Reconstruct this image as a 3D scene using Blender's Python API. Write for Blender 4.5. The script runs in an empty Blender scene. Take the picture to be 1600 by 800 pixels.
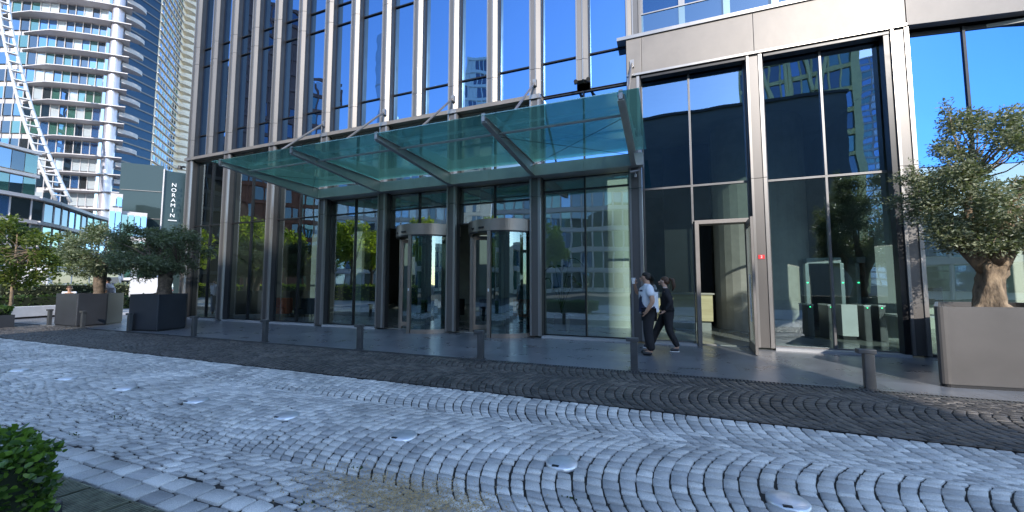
import bpy, bmesh, math, random
import numpy as np
from mathutils import Vector, Matrix
R = math.radians
random.seed(7); np.random.seed(7)
scene = bpy.context.scene
col = scene.collection

# ------------------------------------------------------------------ camera
cam = bpy.data.cameras.new('camera'); camo = bpy.data.objects.new('camera', cam); col.objects.link(camo)
yaw, pit, rol = R(21.176), R(4.064), R(0.058)
F = Vector((-math.sin(yaw)*math.cos(pit), math.cos(yaw)*math.cos(pit), math.sin(pit)))
Rt = Vector((math.cos(yaw), math.sin(yaw), 0)); Up = Rt.cross(F)
r2 = Rt*math.cos(rol)+Up*math.sin(rol); u2 = Up*math.cos(rol)-Rt*math.sin(rol)
m = Matrix((r2, u2, -F)).transposed().to_4x4(); m.translation = (0, 0, 1.5)
camo.matrix_world = m
cam.sensor_width = 36; cam.lens = 36*607.2/1600; cam.clip_start = 0.05; cam.clip_end = 3000
scene.camera = camo

# ------------------------------------------------------------------ sky and sun
SUN_AZ, SUN_EL = 155.0, 27.5        # azimuth clockwise from +Y
w = bpy.data.worlds.new('World'); scene.world = w; w.use_nodes = True
nt = w.node_tree; nt.nodes.clear()
sky = nt.nodes.new('ShaderNodeTexSky'); sky.sky_type = 'NISHITA'; sky.sun_disc = False
sky.sun_elevation = R(SUN_EL); sky.sun_rotation = R(SUN_AZ); sky.altitude = 100; sky.dust_density = 0.3; sky.ozone_density = 2.5; sky.air_density = 1.0
bg = nt.nodes.new('ShaderNodeBackground'); bg.inputs[1].default_value = 0.15
wo = nt.nodes.new('ShaderNodeOutputWorld'); nt.links.new(sky.outputs[0], bg.inputs[0]); nt.links.new(bg.outputs[0], wo.inputs[0])
sl = bpy.data.lights.new('sun', 'SUN'); sl.energy = 2.0; sl.angle = R(0.5); sl.color = (1, .925, .83)
so = bpy.data.objects.new('sun', sl); col.objects.link(so)
sd = Vector((math.sin(R(SUN_AZ))*math.cos(R(SUN_EL)), math.cos(R(SUN_AZ))*math.cos(R(SUN_EL)), math.sin(R(SUN_EL))))
so.rotation_euler = sd.to_track_quat('Z', 'Y').to_euler(); so.location = (20, -20, 60)
vs = scene.view_settings; vs.view_transform = 'Standard'; vs.look = 'None'; vs.gamma = 1; vs.exposure = 1.5
vs.use_curve_mapping = False
scene.cycles.max_bounces = 8; scene.cycles.transparent_max_bounces = 16; scene.cycles.glossy_bounces = 4; scene.cycles.diffuse_bounces = 3
scene.cycles.caustics_reflective = False; scene.cycles.caustics_refractive = False
scene.cycles.sample_clamp_indirect = 6

# ------------------------------------------------------------------ materials
M = {}
def N(nt, t, **k):
    n = nt.nodes.new('ShaderNode'+t)
    for a, b in k.items(): setattr(n, a, b)
    return n
def mat(name, c, rough=.6, metal=0, var=.0, scale=3, bump=0, bscale=30, c2=None, spec=.5, detail=4, stretch=None, emit=None, alpha_sss=None, lo=.35, hi=.65, coat=0):
    m = bpy.data.materials.new(name); m.use_nodes = True; nt = m.node_tree; L = nt.links.new
    b = nt.nodes['Principled BSDF']
    b.inputs['Roughness'].default_value = rough; b.inputs['Metallic'].default_value = metal
    b.inputs['Specular IOR Level'].default_value = spec; b.inputs['Base Color'].default_value = (*c, 1)
    b.inputs['Coat Weight'].default_value = coat
    tc = N(nt, 'TexCoord'); mp = N(nt, 'Mapping'); L(tc.outputs['Object'], mp.inputs[0])
    if stretch: mp.inputs['Scale'].default_value = stretch
    if var or c2:
        n = N(nt, 'TexNoise'); n.inputs['Scale'].default_value = scale; n.inputs['Detail'].default_value = detail; n.inputs['Roughness'].default_value = .65
        L(mp.outputs[0], n.inputs[0])
        r = N(nt, 'ValToRGB'); L(n.outputs[0], r.inputs[0])
        a2 = c2 or tuple(x*(1-var) for x in c); a1 = c if c2 else tuple(min(1, x*(1+var)) for x in c)
        r.color_ramp.elements[0].position = lo; r.color_ramp.elements[1].position = hi
        r.color_ramp.elements[0].color = (*a2, 1); r.color_ramp.elements[1].color = (*a1, 1)
        L(r.outputs[0], b.inputs['Base Color'])
        rr = N(nt, 'MapRange'); L(n.outputs[0], rr.inputs[0]); rr.inputs[3].default_value = max(0, rough-.1*min(1, rough*2)); rr.inputs[4].default_value = min(1, rough+.1*min(1, rough*2)); L(rr.outputs[0], b.inputs['Roughness'])
    if bump:
        n2 = N(nt, 'TexNoise'); n2.inputs['Scale'].default_value = bscale; n2.inputs['Detail'].default_value = 5; L(mp.outputs[0], n2.inputs[0])
        bp = N(nt, 'Bump'); bp.inputs['Strength'].default_value = bump; bp.inputs['Distance'].default_value = .02; L(n2.outputs[0], bp.inputs['Height']); L(bp.outputs[0], b.inputs['Normal'])
    if emit: b.inputs['Emission Color'].default_value = (*c, 1); b.inputs['Emission Strength'].default_value = emit
    M[name] = m; return m
def glass(name, tint, gcol, fmin, fmax, bump=.0, bscale=1.2, opaque=None, haze=0, hazec=(.2, .5, .45), rough=0.0):
    m = bpy.data.materials.new(name); m.use_nodes = True; nt = m.node_tree; L = nt.links.new; nt.nodes.clear()
    o = N(nt, 'OutputMaterial'); g = N(nt, 'BsdfGlossy'); g.inputs['Color'].default_value = (*gcol, 1); g.inputs['Roughness'].default_value = rough
    if opaque: t = N(nt, 'BsdfDiffuse'); t.inputs[0].default_value = (*opaque, 1)
    else: t = N(nt, 'BsdfTransparent'); t.inputs[0].default_value = (*tint, 1)
    tt = t.outputs[0]
    if haze:
        d = N(nt, 'BsdfDiffuse'); d.inputs[0].default_value = (*hazec, 1)
        tr = N(nt, 'BsdfTranslucent'); tr.inputs[0].default_value = (*hazec, 1)
        m1 = N(nt, 'MixShader'); L(d.outputs[0], m1.inputs[1]); L(tr.outputs[0], m1.inputs[2])
        m2 = N(nt, 'MixShader'); m2.inputs[0].default_value = haze; L(tt, m2.inputs[1]); L(m1.outputs[0], m2.inputs[2]); tt = m2.outputs[0]
    lw = N(nt, 'LayerWeight'); lw.inputs[0].default_value = .25
    mr = N(nt, 'MapRange'); L(lw.outputs['Fresnel'], mr.inputs[0]); mr.inputs[3].default_value = fmin; mr.inputs[4].default_value = fmax
    mx = N(nt, 'MixShader'); L(mr.outputs[0], mx.inputs[0]); L(tt, mx.inputs[1]); L(g.outputs[0], mx.inputs[2]); L(mx.outputs[0], o.inputs[0])
    if bump:
        tc = N(nt, 'TexCoord'); n = N(nt, 'TexNoise'); n.inputs['Scale'].default_value = bscale; n.inputs['Detail'].default_value = 1; L(tc.outputs['Object'], n.inputs[0])
        bp = N(nt, 'Bump'); bp.inputs['Strength'].default_value = 1; bp.inputs['Distance'].default_value = bump; L(n.outputs[0], bp.inputs['Height']); L(bp.outputs[0], g.inputs['Normal'])
    M[name] = m; return m
def leafmat(name, c, c2, rough=.5, trans=.3):
    m = bpy.data.materials.new(name); m.use_nodes = True; nt = m.node_tree; L = nt.links.new
    b = nt.nodes['Principled BSDF']; b.inputs['Roughness'].default_value = rough
    o = nt.nodes['Material Output']
    ge = N(nt, 'NewGeometry'); r = N(nt, 'ValToRGB'); L(ge.outputs['Random Per Island'], r.inputs[0])
    r.color_ramp.elements[0].color = (*c, 1); r.color_ramp.elements[1].color = (*c2, 1)
    L(r.outputs[0], b.inputs['Base Color'])
    t = N(nt, 'BsdfTranslucent'); mx = N(nt, 'MixRGB'); mx.inputs[0].default_value = .5; L(r.outputs[0], mx.inputs[1]); mx.inputs[2].default_value = (c2[0]*1.6, c2[1]*2, c2[2]*.5, 1); L(mx.outputs[0], t.inputs[0])
    s = N(nt, 'MixShader'); s.inputs[0].default_value = trans; L(b.outputs[0], s.inputs[1]); L(t.outputs[0], s.inputs[2]); L(s.outputs[0], o.inputs[0])
    M[name] = m; return m

def stone(name, c, c2, rough, spec=.5, gscale=260, bump=.5):
    """split granite: per-stone tone plus speckle, dirt in large soft patches"""
    m = bpy.data.materials.new(name); m.use_nodes = True; nt = m.node_tree; L = nt.links.new
    b = nt.nodes['Principled BSDF']; b.inputs['Roughness'].default_value = rough; b.inputs['Specular IOR Level'].default_value = spec
    ge = N(nt, 'NewGeometry'); r = N(nt, 'ValToRGB'); L(ge.outputs['Random Per Island'], r.inputs[0])
    r.color_ramp.elements[0].color = (*c2, 1); r.color_ramp.elements[1].color = (*c, 1)
    tc = N(nt, 'TexCoord')
    n = N(nt, 'TexNoise'); n.inputs['Scale'].default_value = gscale; n.inputs['Detail'].default_value = 3; L(tc.outputs['Object'], n.inputs[0])
    mr = N(nt, 'MapRange'); L(n.outputs[0], mr.inputs[0]); mr.inputs[1].default_value = .3; mr.inputs[2].default_value = .7; mr.inputs[3].default_value = .6; mr.inputs[4].default_value = 1.3
    n2 = N(nt, 'TexNoise'); n2.inputs['Scale'].default_value = 1.1; n2.inputs['Detail'].default_value = 6; L(tc.outputs['Object'], n2.inputs[0])
    mr2 = N(nt, 'MapRange'); L(n2.outputs[0], mr2.inputs[0]); mr2.inputs[1].default_value = .3; mr2.inputs[2].default_value = .7; mr2.inputs[3].default_value = .66; mr2.inputs[4].default_value = 1.18
    mu = N(nt, 'Math', operation='MULTIPLY'); L(mr.outputs[0], mu.inputs[0]); L(mr2.outputs[0], mu.inputs[1])
    vm = N(nt, 'VectorMath', operation='SCALE'); L(r.outputs[0], vm.inputs[0]); L(mu.outputs[0], vm.inputs['Scale']); L(vm.outputs[0], b.inputs['Base Color'])
    n3 = N(nt, 'TexNoise'); n3.inputs['Scale'].default_value = 55; n3.inputs['Detail'].default_value = 5; L(tc.outputs['Object'], n3.inputs[0])
    bp = N(nt, 'Bump'); bp.inputs['Strength'].default_value = bump; bp.inputs['Distance'].default_value = .01; L(n3.outputs[0], bp.inputs['Height']); L(bp.outputs[0], b.inputs['Normal'])
    M[name] = m
stone('light_granite', (.86, .82, .76), (.47, .46, .45), .5)
stone('dark_basalt', (.13, .115, .10), (.048, .045, .043), .5)
mat('joint_soil', (.035, .032, .028), .95, var=.4, scale=8)
mat('asphalt', (.07, .07, .072), .9, var=.25, scale=2, bump=.4, bscale=120)
mat('plaza_paving', (.34, .35, .36), .75, var=.15, scale=1.5)
mat('pavement', (.42, .41, .40), .8, var=.12, scale=1.2)
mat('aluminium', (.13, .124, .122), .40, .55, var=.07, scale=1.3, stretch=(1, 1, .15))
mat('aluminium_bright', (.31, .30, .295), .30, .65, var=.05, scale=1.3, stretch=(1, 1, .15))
mat('aluminium_panel', (.19, .175, .163), .46, .25, var=.10, scale=.9, bump=.35, bscale=1.1)
mat('bronze_metal', (.27, .235, .21), .38, .7, var=.08, scale=1.5)
mat('canopy_steel', (.50, .52, .51), .45, .3, var=.08, scale=2)
mat('dark_frame', (.022, .023, .026), .35, .4, var=.1)
mat('shade_grey', (.05, .05, .052), .5, .3, var=.1)  # shade of the fin sides, put into a dark grey
mat('grey_frame', (.16, .16, .165), .4, .5, var=.1)
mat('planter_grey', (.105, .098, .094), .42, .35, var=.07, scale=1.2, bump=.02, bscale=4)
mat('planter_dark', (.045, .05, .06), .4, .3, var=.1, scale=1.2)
mat('bollard_metal', (.10, .105, .11), .42, .5, var=.1, scale=6)
mat('disc_metal', (.80, .81, .83), .34, .6, var=.1, scale=12)
mat('grate_metal', (.20, .21, .15), .55, .6, var=.4, scale=10)
mat('soil', (.09, .065, .04), .95, var=.4, scale=14, bump=.6, bscale=30)
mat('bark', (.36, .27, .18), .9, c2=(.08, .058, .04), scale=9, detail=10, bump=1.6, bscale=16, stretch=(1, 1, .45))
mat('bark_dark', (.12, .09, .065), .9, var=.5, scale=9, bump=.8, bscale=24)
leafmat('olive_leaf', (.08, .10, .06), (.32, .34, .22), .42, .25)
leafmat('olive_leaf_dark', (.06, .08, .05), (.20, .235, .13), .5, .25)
leafmat('hedge_leaf', (.018, .05, .012), (.15, .26, .035), .32, .25)
leafmat('maple_leaf', (.05, .08, .015), (.15, .18, .04), .5, .4)
leafmat('bright_leaf', (.13, .18, .02), (.42, .44, .08), .5, .6)
leafmat('green_leaf', (.02, .05, .015), (.07, .12, .03), .5, .3)
mat('white_paint', (.55, .56, .58), .4, var=.03, coat=.3)
mat('white_stone', (.68, .68, .69), .6, var=.06)
mat('cream', (.86, .84, .76), .7, var=.05)
mat('pale_slab', (.56, .54, .55), .6, var=.04)
mat('tyre', (.02, .02, .02), .8); mat('rim', (.5, .5, .5), .35, .8); mat('black', (.012, .012, .014), .5)
mat('red_paint', (.62, .02, .03), .4); mat('red_light', (.5, .02, .02), .3); mat('headlight', (.8, .8, .8), .15)
mat('white_letter', (.85, .85, .85), .5)
glass('tower_glass', 0, (.50, .72, 1.0), .45, .9, .02, .3, opaque=(.02, .035, .05))
glass('upper_glass', 0, (.20, .42, .80), .66, .95, .0035, 1.1, opaque=(.008, .012, .02))
glass('lobby_glass', (.74, .88, .86), (.80, .94, 1.0), .27, .95, .0022, 1.1)
glass('door_glass', (.62, .74, .72), (.75, .9, .95), .16, .9, .003, 1.3)
glass('canopy_glass', (.66, .95, .90), (.8, 1, .98), .14, .85, bump=.0015, haze=.28, hazec=(.45, .82, .75))
glass('corner_glass', 0, (.11, .34, .82), .66, .95, .0025, 1.1, opaque=(.008, .012, .02))
glass('hall_glass', (.55, .72, .70), (.32, .54, .86), .38, .95, .0025, 1.1)
glass('terrace_glass', 0, (.10, .22, .42), .5, .9, .003, 1.1, opaque=(.01, .02, .04))
glass('rail_glass', (.45, .68, .78), (.8, .95, 1), .12, .8)
glass('car_glass', 0, (.8, .9, 1), .2, .8, opaque=(.01, .012, .014))
glass('tower_side', 0, (.09, .18, .29), .3, .7, .06, .2, opaque=(.03, .055, .09), rough=.08)
glass('blue_pane', 0, (.45, .68, 1.0), .5, .9, .01, .3, opaque=(.06, .15, .36), rough=.02)
glass('green_pane', 0, (.6, .85, .85), .3, .8, .01, .3, opaque=(.05, .13, .11), rough=.02)
glass('pale_pane', 0, (.8, .9, 1), .3, .8, .01, .3, opaque=(.50, .56, .60), rough=.05)
glass('dark_pane', 0, (.5, .65, .8), .25, .8, .01, .3, opaque=(.03, .035, .04), rough=.02)
mat('skin', (.46, .27, .18), .55, var=.05, scale=30); mat('skin_light', (.60, .38, .28), .55, var=.05, scale=30)
mat('shirt_white', (.72, .75, .80), .8, bump=.5, bscale=16); mat('navy', (.015, .02, .05), .8, bump=.4, bscale=14)
mat('black_cloth', (.013, .013, .016), .8, bump=.5, bscale=14); mat('hair_dark', (.018, .013, .01), .5, bump=.6, bscale=60)
mat('hair_brown', (.07, .035, .018), .5, bump=.6, bscale=60); mat('shoe_black', (.02, .02, .022), .4); mat('shoe_white', (.7, .7, .7), .5)
mat('paper_cup', (.82, .82, .82), .6); mat('pink_shirt', (.70, .66, .74), .8); mat('blue_jeans', (.12, .16, .26), .8)

# granite slabs of the pavement: large tiles with joints and satin gloss
def slabmat():
    m = bpy.data.materials.new('granite_slabs'); m.use_nodes = True; nt = m.node_tree; L = nt.links.new
    b = nt.nodes['Principled BSDF']
    tc = N(nt, 'TexCoord'); br = N(nt, 'TexBrick'); L(tc.outputs['Object'], br.inputs[0])
    br.inputs['Scale'].default_value = 1; br.inputs['Brick Width'].default_value = 1.2; br.inputs['Row Height'].default_value = .6; br.inputs['Mortar Size'].default_value = .006
    br.inputs['Color1'].default_value = (.12, .13, .145, 1); br.inputs['Color2'].default_value = (.165, .175, .19, 1); br.inputs['Mortar'].default_value = (.085, .087, .09, 1)
    n = N(nt, 'TexNoise'); n.inputs['Scale'].default_value = 1.6; n.inputs['Detail'].default_value = 9; n.inputs['Roughness'].default_value = .7; n.inputs['Distortion'].default_value = .2; L(tc.outputs['Object'], n.inputs[0])
    mr = N(nt, 'MapRange'); L(n.outputs[0], mr.inputs[0]); mr.inputs[1].default_value = .3; mr.inputs[2].default_value = .7; mr.inputs[3].default_value = .78; mr.inputs[4].default_value = 1.2
    vm = N(nt, 'VectorMath', operation='SCALE'); L(br.outputs[0], vm.inputs[0]); L(mr.outputs[0], vm.inputs['Scale']); L(vm.outputs[0], b.inputs['Base Color'])
    m3 = N(nt, 'MapRange'); L(n.outputs[0], m3.inputs[0]); m3.inputs[1].default_value = .3; m3.inputs[2].default_value = .7; m3.inputs[3].default_value = .22; m3.inputs[4].default_value = .42; L(m3.outputs[0], b.inputs['Roughness'])
    bp = N(nt, 'Bump'); bp.inputs['Strength'].default_value = .08; bp.inputs['Distance'].default_value = .004; L(n.outputs[0], bp.inputs['Height']); L(bp.outputs[0], b.inputs['Normal'])
    M['granite_slabs'] = m
slabmat()

# ------------------------------------------------------------------ helpers
def tag(o, label=None, cat=None, group=None, kind=None):
    if label: o['label'] = label
    if cat: o['category'] = cat
    if group: o['group'] = group
    if kind: o['kind'] = kind
    return o
def thing(name, label, cat, loc=(0, 0, 0), group=None):
    o = bpy.data.objects.new(name, None); col.objects.link(o); o.location = loc; o.empty_display_size = .2
    return tag(o, label, cat, group)
def root_loc(p):
    v = Vector((0, 0, 0))
    while p is not None: v += p.location; p = p.parent
    return v
class MB:
    """collects shapes in world coordinates and links them as ONE mesh"""
    def __init__(s): s.v = []; s.f = []
    def add(s, vs, fs):
        n = len(s.v); s.v += [tuple(v) for v in vs]; s.f += [tuple(i+n for i in f) for f in fs]; return s
    def box(s, x0, x1, y0, y1, z0, z1):
        if x0 > x1: x0, x1 = x1, x0
        if y0 > y1: y0, y1 = y1, y0
        return s.add([(x0, y0, z0), (x1, y0, z0), (x1, y1, z0), (x0, y1, z0), (x0, y0, z1), (x1, y0, z1), (x1, y1, z1), (x0, y1, z1)],
                     [(0, 3, 2, 1), (4, 5, 6, 7), (0, 1, 5, 4), (1, 2, 6, 5), (2, 3, 7, 6), (3, 0, 4, 7)])
    def obox(s, c, ax, hx, hy, z0, z1):
        """box centred c=(x,y) with x axis turned by ax"""
        ca, sa = math.cos(ax), math.sin(ax); P = []
        for z in (z0, z1):
            for a, b in ((-1, -1), (1, -1), (1, 1), (-1, 1)): P.append((c[0]+a*hx*ca-b*hy*sa, c[1]+a*hx*sa+b*hy*ca, z))
        return s.add(P, [(0, 3, 2, 1), (4, 5, 6, 7), (0, 1, 5, 4), (1, 2, 6, 5), (2, 3, 7, 6), (3, 0, 4, 7)])
    def bar(s, a, b, w, h, up=(0, 0, 1)):
        a = Vector(a); b = Vector(b); d = (b-a).normalized(); u = Vector(up)
        sd = d.cross(u).normalized(); u = sd.cross(d).normalized(); P = []
        for p in (a, b):
            for i, j in ((-1, -1), (1, -1), (1, 1), (-1, 1)): P.append(p+sd*(i*w/2)+u*(j*h/2))
        return s.add(P, [(0, 3, 2, 1), (4, 5, 6, 7), (0, 1, 5, 4), (1, 2, 6, 5), (2, 3, 7, 6), (3, 0, 4, 7)])
    def tube(s, pts, rad, seg=8, noise=0, cap=True):
        pts = [Vector(p) for p in pts]; n0 = len(s.v); n = len(pts); V = []
        if not hasattr(rad, '__len__'): rad = [rad]*n
        u = None
        for i, p in enumerate(pts):
            d = (pts[min(i+1, n-1)]-pts[max(i-1, 0)]).normalized()
            if u is None: u = d.orthogonal().normalized()
            u = (u-d*u.dot(d)).normalized(); v = d.cross(u)
            for k in range(seg):
                t = 2*math.pi*k/seg; r = rad[i]*(1+noise*(math.sin(3*t+i*.5)*.5+math.sin(5*t+1.3-i*.3)*.4+random.uniform(-.35, .35)))
                V.append(p+(u*math.cos(t)+v*math.sin(t))*r)
        Fc = [(i*seg+k, i*seg+(k+1) % seg, (i+1)*seg+(k+1) % seg, (i+1)*seg+k) for i in range(n-1) for k in range(seg)]
        if cap: Fc += [tuple(range(seg))[::-1], tuple((n-1)*seg+k for k in range(seg))]
        return s.add(V, Fc)
    def prism(s, poly, z0, z1):
        n = len(poly); V = [(x, y, z0) for x, y in poly]+[(x, y, z1) for x, y in poly]
        return s.add(V, [tuple(range(n))[::-1], tuple(range(n, 2*n))]+[(i, (i+1) % n, n+(i+1) % n, n+i) for i in range(n)])
    def quad(s, a, b, c, d): return s.add([a, b, c, d], [(0, 1, 2, 3)])
    def arc(s, cx, cy, r0, r1, a0, a1, z0, z1, n=16):
        P = [(cx+r1*math.cos(a0+(a1-a0)*i/n), cy+r1*math.sin(a0+(a1-a0)*i/n)) for i in range(n+1)]
        Q = [(cx+r0*math.cos(a0+(a1-a0)*i/n), cy+r0*math.sin(a0+(a1-a0)*i/n)) for i in range(n+1)]
        for i in range(n): s.prism([P[i], P[i+1], Q[i+1], Q[i]], z0, z1)
        return s
    def build(s, name, mt, parent=None, smooth=False, bevel=0):
        me = bpy.data.meshes.new(name); off = root_loc(parent)
        me.from_pydata([(x-off.x, y-off.y, z-off.z) for x, y, z in s.v], [], s.f); me.update()
        if bevel:
            bm = bmesh.new(); bm.from_mesh(me); bmesh.ops.remove_doubles(bm, verts=bm.verts, dist=1e-5)
            es = [e for e in bm.edges if len(e.link_faces) == 2 and e.calc_face_angle(0) > .5]
            bmesh.ops.bevel(bm, geom=es, offset=bevel, segments=2, affect='EDGES', profile=.7); bm.to_mesh(me); bm.free()
        if smooth: me.polygons.foreach_set('use_smooth', [True]*len(me.polygons))
        me.materials.append(M[mt] if isinstance(mt, str) else mt)
        o = bpy.data.objects.new(name, me); col.objects.link(o)
        if parent: o.parent = parent
        return o
def copy_tree(o, loc=None, label=None, rz=None, parent=None):
    c = o.copy(); col.objects.link(c); c.parent = parent
    if loc is not None: c.location = loc
    if rz is not None: c.rotation_euler.z = rz
    if label: c['label'] = label
    for ch in list(o.children): copy_tree(ch, parent=c)
    return c
def struct(o): o['kind'] = 'structure'; return o
def pol(az, d): a = R(az); return (d*math.sin(a), d*math.cos(a))
def fast_mesh(name, V, Fq, mt, parent=None):
    """V (n,3) array, Fq (m,4) array"""
    me = bpy.data.meshes.new(name); off = root_loc(parent)
    V = np.asarray(V, dtype=np.float32)-np.array(off, dtype=np.float32); Fq = np.asarray(Fq, dtype=np.int32)
    me.vertices.add(len(V)); me.vertices.foreach_set('co', V.ravel())
    me.loops.add(Fq.size); me.loops.foreach_set('vertex_index', Fq.ravel())
    me.polygons.add(len(Fq)); me.polygons.foreach_set('loop_start', np.arange(len(Fq), dtype=np.int32)*Fq.shape[1]); me.polygons.foreach_set('loop_total', np.full(len(Fq), Fq.shape[1], dtype=np.int32))
    me.update(calc_edges=True); me.validate(); me.materials.append(M[mt])
    o = bpy.data.objects.new(name, me); col.objects.link(o)
    if parent: o.parent = parent
    return o

# ------------------------------------------------------------------ ground
struct(MB().box(-900, 900, -900, 900, -.5, -.05).build('ground', 'asphalt'))
struct(MB().box(-34, 12, 1.66, 6.97, -.049, -.019).build('joint_bed', 'joint_soil'))
struct(MB().box(-34, 14, 7.085, 10.72, -.049, 0).build('granite_pavement', 'granite_slabs'))
struct(MB().box(-34, 14, -6, 1.36, -.049, -.004).build('plaza', 'plaza_paving'))
struct(MB().box(12.0, 30, 1.66, 7.02, -.049, -.004).build('side_paving', 'plaza_paving'))
struct(MB().box(-64, -34.01, -20, 30, -.049, .0).build('side_plaza', 'pavement'))
struct(MB().box(-34, -19.6, 10.73, 30, -.049, .0).build('corner_pavement', 'pavement'))

def cobbles(x0, x1, ylo, yhi, centres, W, p, L, seed, hdeg=54):
    """segmental arcs in columns of width W, cut off at ylo and yhi"""
    rs = np.random.RandomState(seed); hA = R(hdeg); Rr = W/2/math.sin(hA); V = []
    gd = lambda t: math.log(math.tan(math.pi/4+t/2)); tot = gd(hA)
    na = int(round(Rr*2*tot/L))
    A0 = np.array([2*math.atan(math.exp(tot*(2*i/na-1)))-math.pi/2 for i in range(na+1)])
    for yc in centres:
        n = int((x1-x0)/p); off = rs.uniform(0, p); ang = A0; step = np.minimum(np.diff(ang)[:-1], np.diff(ang)[1:])
        xs = x0+off+np.arange(-8, n)*p+rs.uniform(-.009, .009, n+8)+np.cumsum(rs.normal(0, .005, n+8))*.4
        for k in range(len(xs)-1):
            a = ang.copy(); a[1:-1] += step*(rs.uniform(-.5, .5)*.8+rs.uniform(-.2, .2, na-1))
            for j in range(na):
                V.append([(xs[k+kk]-Rr*math.cos(t)+Rr*math.cos(hA), yc+Rr*math.sin(t)) for (kk, t) in ((0, a[j]), (0, a[j+1]), (1, a[j+1]), (1, a[j]))])
    Q = np.array(V); Q[:, :, 1] = np.clip(Q[:, :, 1], ylo, yhi)
    A = .5*np.abs((Q[:, 2, 0]-Q[:, 0, 0])*(Q[:, 3, 1]-Q[:, 1, 1])-(Q[:, 2, 1]-Q[:, 0, 1])*(Q[:, 3, 0]-Q[:, 1, 0]))
    hgt = Q[:, :, 1].max(1)-Q[:, :, 1].min(1)
    return Q[(Q[:, :, 0].min(1) > x0) & (Q[:, :, 0].max(1) < x1) & (A > p*L*.22) & (hgt > .035)]
def build_cobbles(name, mt, Q, joint, seed, zj=.0025, top=0.0, inset=.008, depth=.03):
    rs = np.random.RandomState(seed); n = len(Q); ctr = Q.mean(1, keepdims=True)
    U = (Q[:, 1]+Q[:, 2]-Q[:, 0]-Q[:, 3])/2; W_ = (Q[:, 2]+Q[:, 3]-Q[:, 0]-Q[:, 1])/2
    lu = np.linalg.norm(U, axis=1, keepdims=True); lw = np.linalg.norm(W_, axis=1, keepdims=True); U = U/lu; W_ = W_/lw
    sn = np.clip(np.abs(U[:, :1]*W_[:, 1:]-U[:, 1:]*W_[:, :1]), .5, 1); jn = joint*rs.uniform(.55, 1.5, (n, 1))/sn
    base = np.stack([Q[:, k]-su*U*np.minimum(jn*1.45, lu*.3)-sw*W_*np.minimum(jn, lw*.3) for k, (su, sw) in enumerate(((-1, -1), (1, -1), (1, 1), (-1, 1)))], 1)+rs.uniform(-.005, .005, Q.shape)
    # eight-point outline: corners cut so the stones look split, not sawn
    P8 = np.zeros((n, 8, 2))
    for i in range(4):
        a = base[:, i]; pr = base[:, (i-1) % 4]; nx = base[:, (i+1) % 4]
        t = rs.uniform(.03, .14, (n, 1)); t2 = rs.uniform(.03, .14, (n, 1))
        P8[:, 2*i] = a+(pr-a)*t; P8[:, 2*i+1] = a+(nx-a)*t2
    c2 = P8.mean(1, keepdims=True); d2 = P8-c2; l2 = np.linalg.norm(d2, axis=2, keepdims=True)
    T8 = c2+d2*(1-.006/l2)
    h = rs.uniform(-zj, zj, n)+top; tx = rs.uniform(-.035, .035, (n, 1)); ty = rs.uniform(-.035, .035, (n, 1))
    def z(P): return h[:, None]+(P[:, :, 0]-c2[:, :, 0])*tx+(P[:, :, 1]-c2[:, :, 1])*ty
    V = np.zeros((n, 24, 3)); V[:, :8, :2] = T8; V[:, :8, 2] = z(T8)
    V[:, 8:16, :2] = P8; V[:, 8:16, 2] = z(P8)-.005; V[:, 16:, :2] = P8; V[:, 16:, 2] = top-depth
    me = bpy.data.meshes.new(name); fs = []
    tops = np.arange(n)[:, None]*24+np.arange(8)[None]
    idx = np.arange(8); nx = (idx+1) % 8
    s1 = np.stack([idx+8, nx+8, nx, idx], 1); s2 = np.stack([idx+16, nx+16, nx+8, idx+8], 1)
    sides = (np.arange(n)[:, None, None]*24+np.concatenate([s1, s2])[None]).reshape(-1, 4)
    V = V.reshape(-1, 3); me.vertices.add(len(V)); me.vertices.foreach_set('co', V.astype(np.float32).ravel())
    lp = np.concatenate([tops.ravel(), sides.ravel()]).astype(np.int32); me.loops.add(len(lp)); me.loops.foreach_set('vertex_index', lp)
    tot = np.concatenate([np.full(n, 8), np.full(len(sides), 4)]).astype(np.int32); st = np.concatenate([[0], np.cumsum(tot)[:-1]]).astype(np.int32)
    me.polygons.add(len(tot)); me.polygons.foreach_set('loop_start', st); me.polygons.foreach_set('loop_total', tot)
    me.update(calc_edges=True); me.materials.append(M[mt])
    o = bpy.data.objects.new(name, me); col.objects.link(o); return struct(o)
Qa = cobbles(-34, 12, 2.0, 4.992, (1.7, 3.3, 4.9), 1.6, .122, .120, 1, 40)
# light disc positions: leave a hole for each
DISC = [(-10.41+1.597*i, 3.3) for i in range(8)]
cc = Qa.mean(1); keep = np.ones(len(Qa), bool)
for dx, dy in DISC: keep &= np.hypot(cc[:, 0]-dx, cc[:, 1]-dy) > .13
Qa = Qa[keep]
row = []
for r_, (ya, yb) in enumerate(((1.68, 1.84), (1.84, 2.0))):
    x = -34+.1*r_
    while x < 11.8:
        l = random.uniform(.17, .26); row.append([(x, ya), (x+l, ya), (x+l, yb), (x, yb)][::1]); x += l
build_cobbles('light_cobblestones', 'light_granite', np.concatenate([Qa, np.array(row)]), .0066, 2)
Qb = cobbles(-34, 12, 5.018, 6.965, (5.7, 7.0), 1.3, .118, .125, 5, 34)
build_cobbles('dark_cobblestones', 'dark_basalt', Qb, .0058, 6)
struct(MB().box(-34, 12, 5.0, 5.012, -.03, .003).build('edging_strip', 'dark_frame'))

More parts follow.
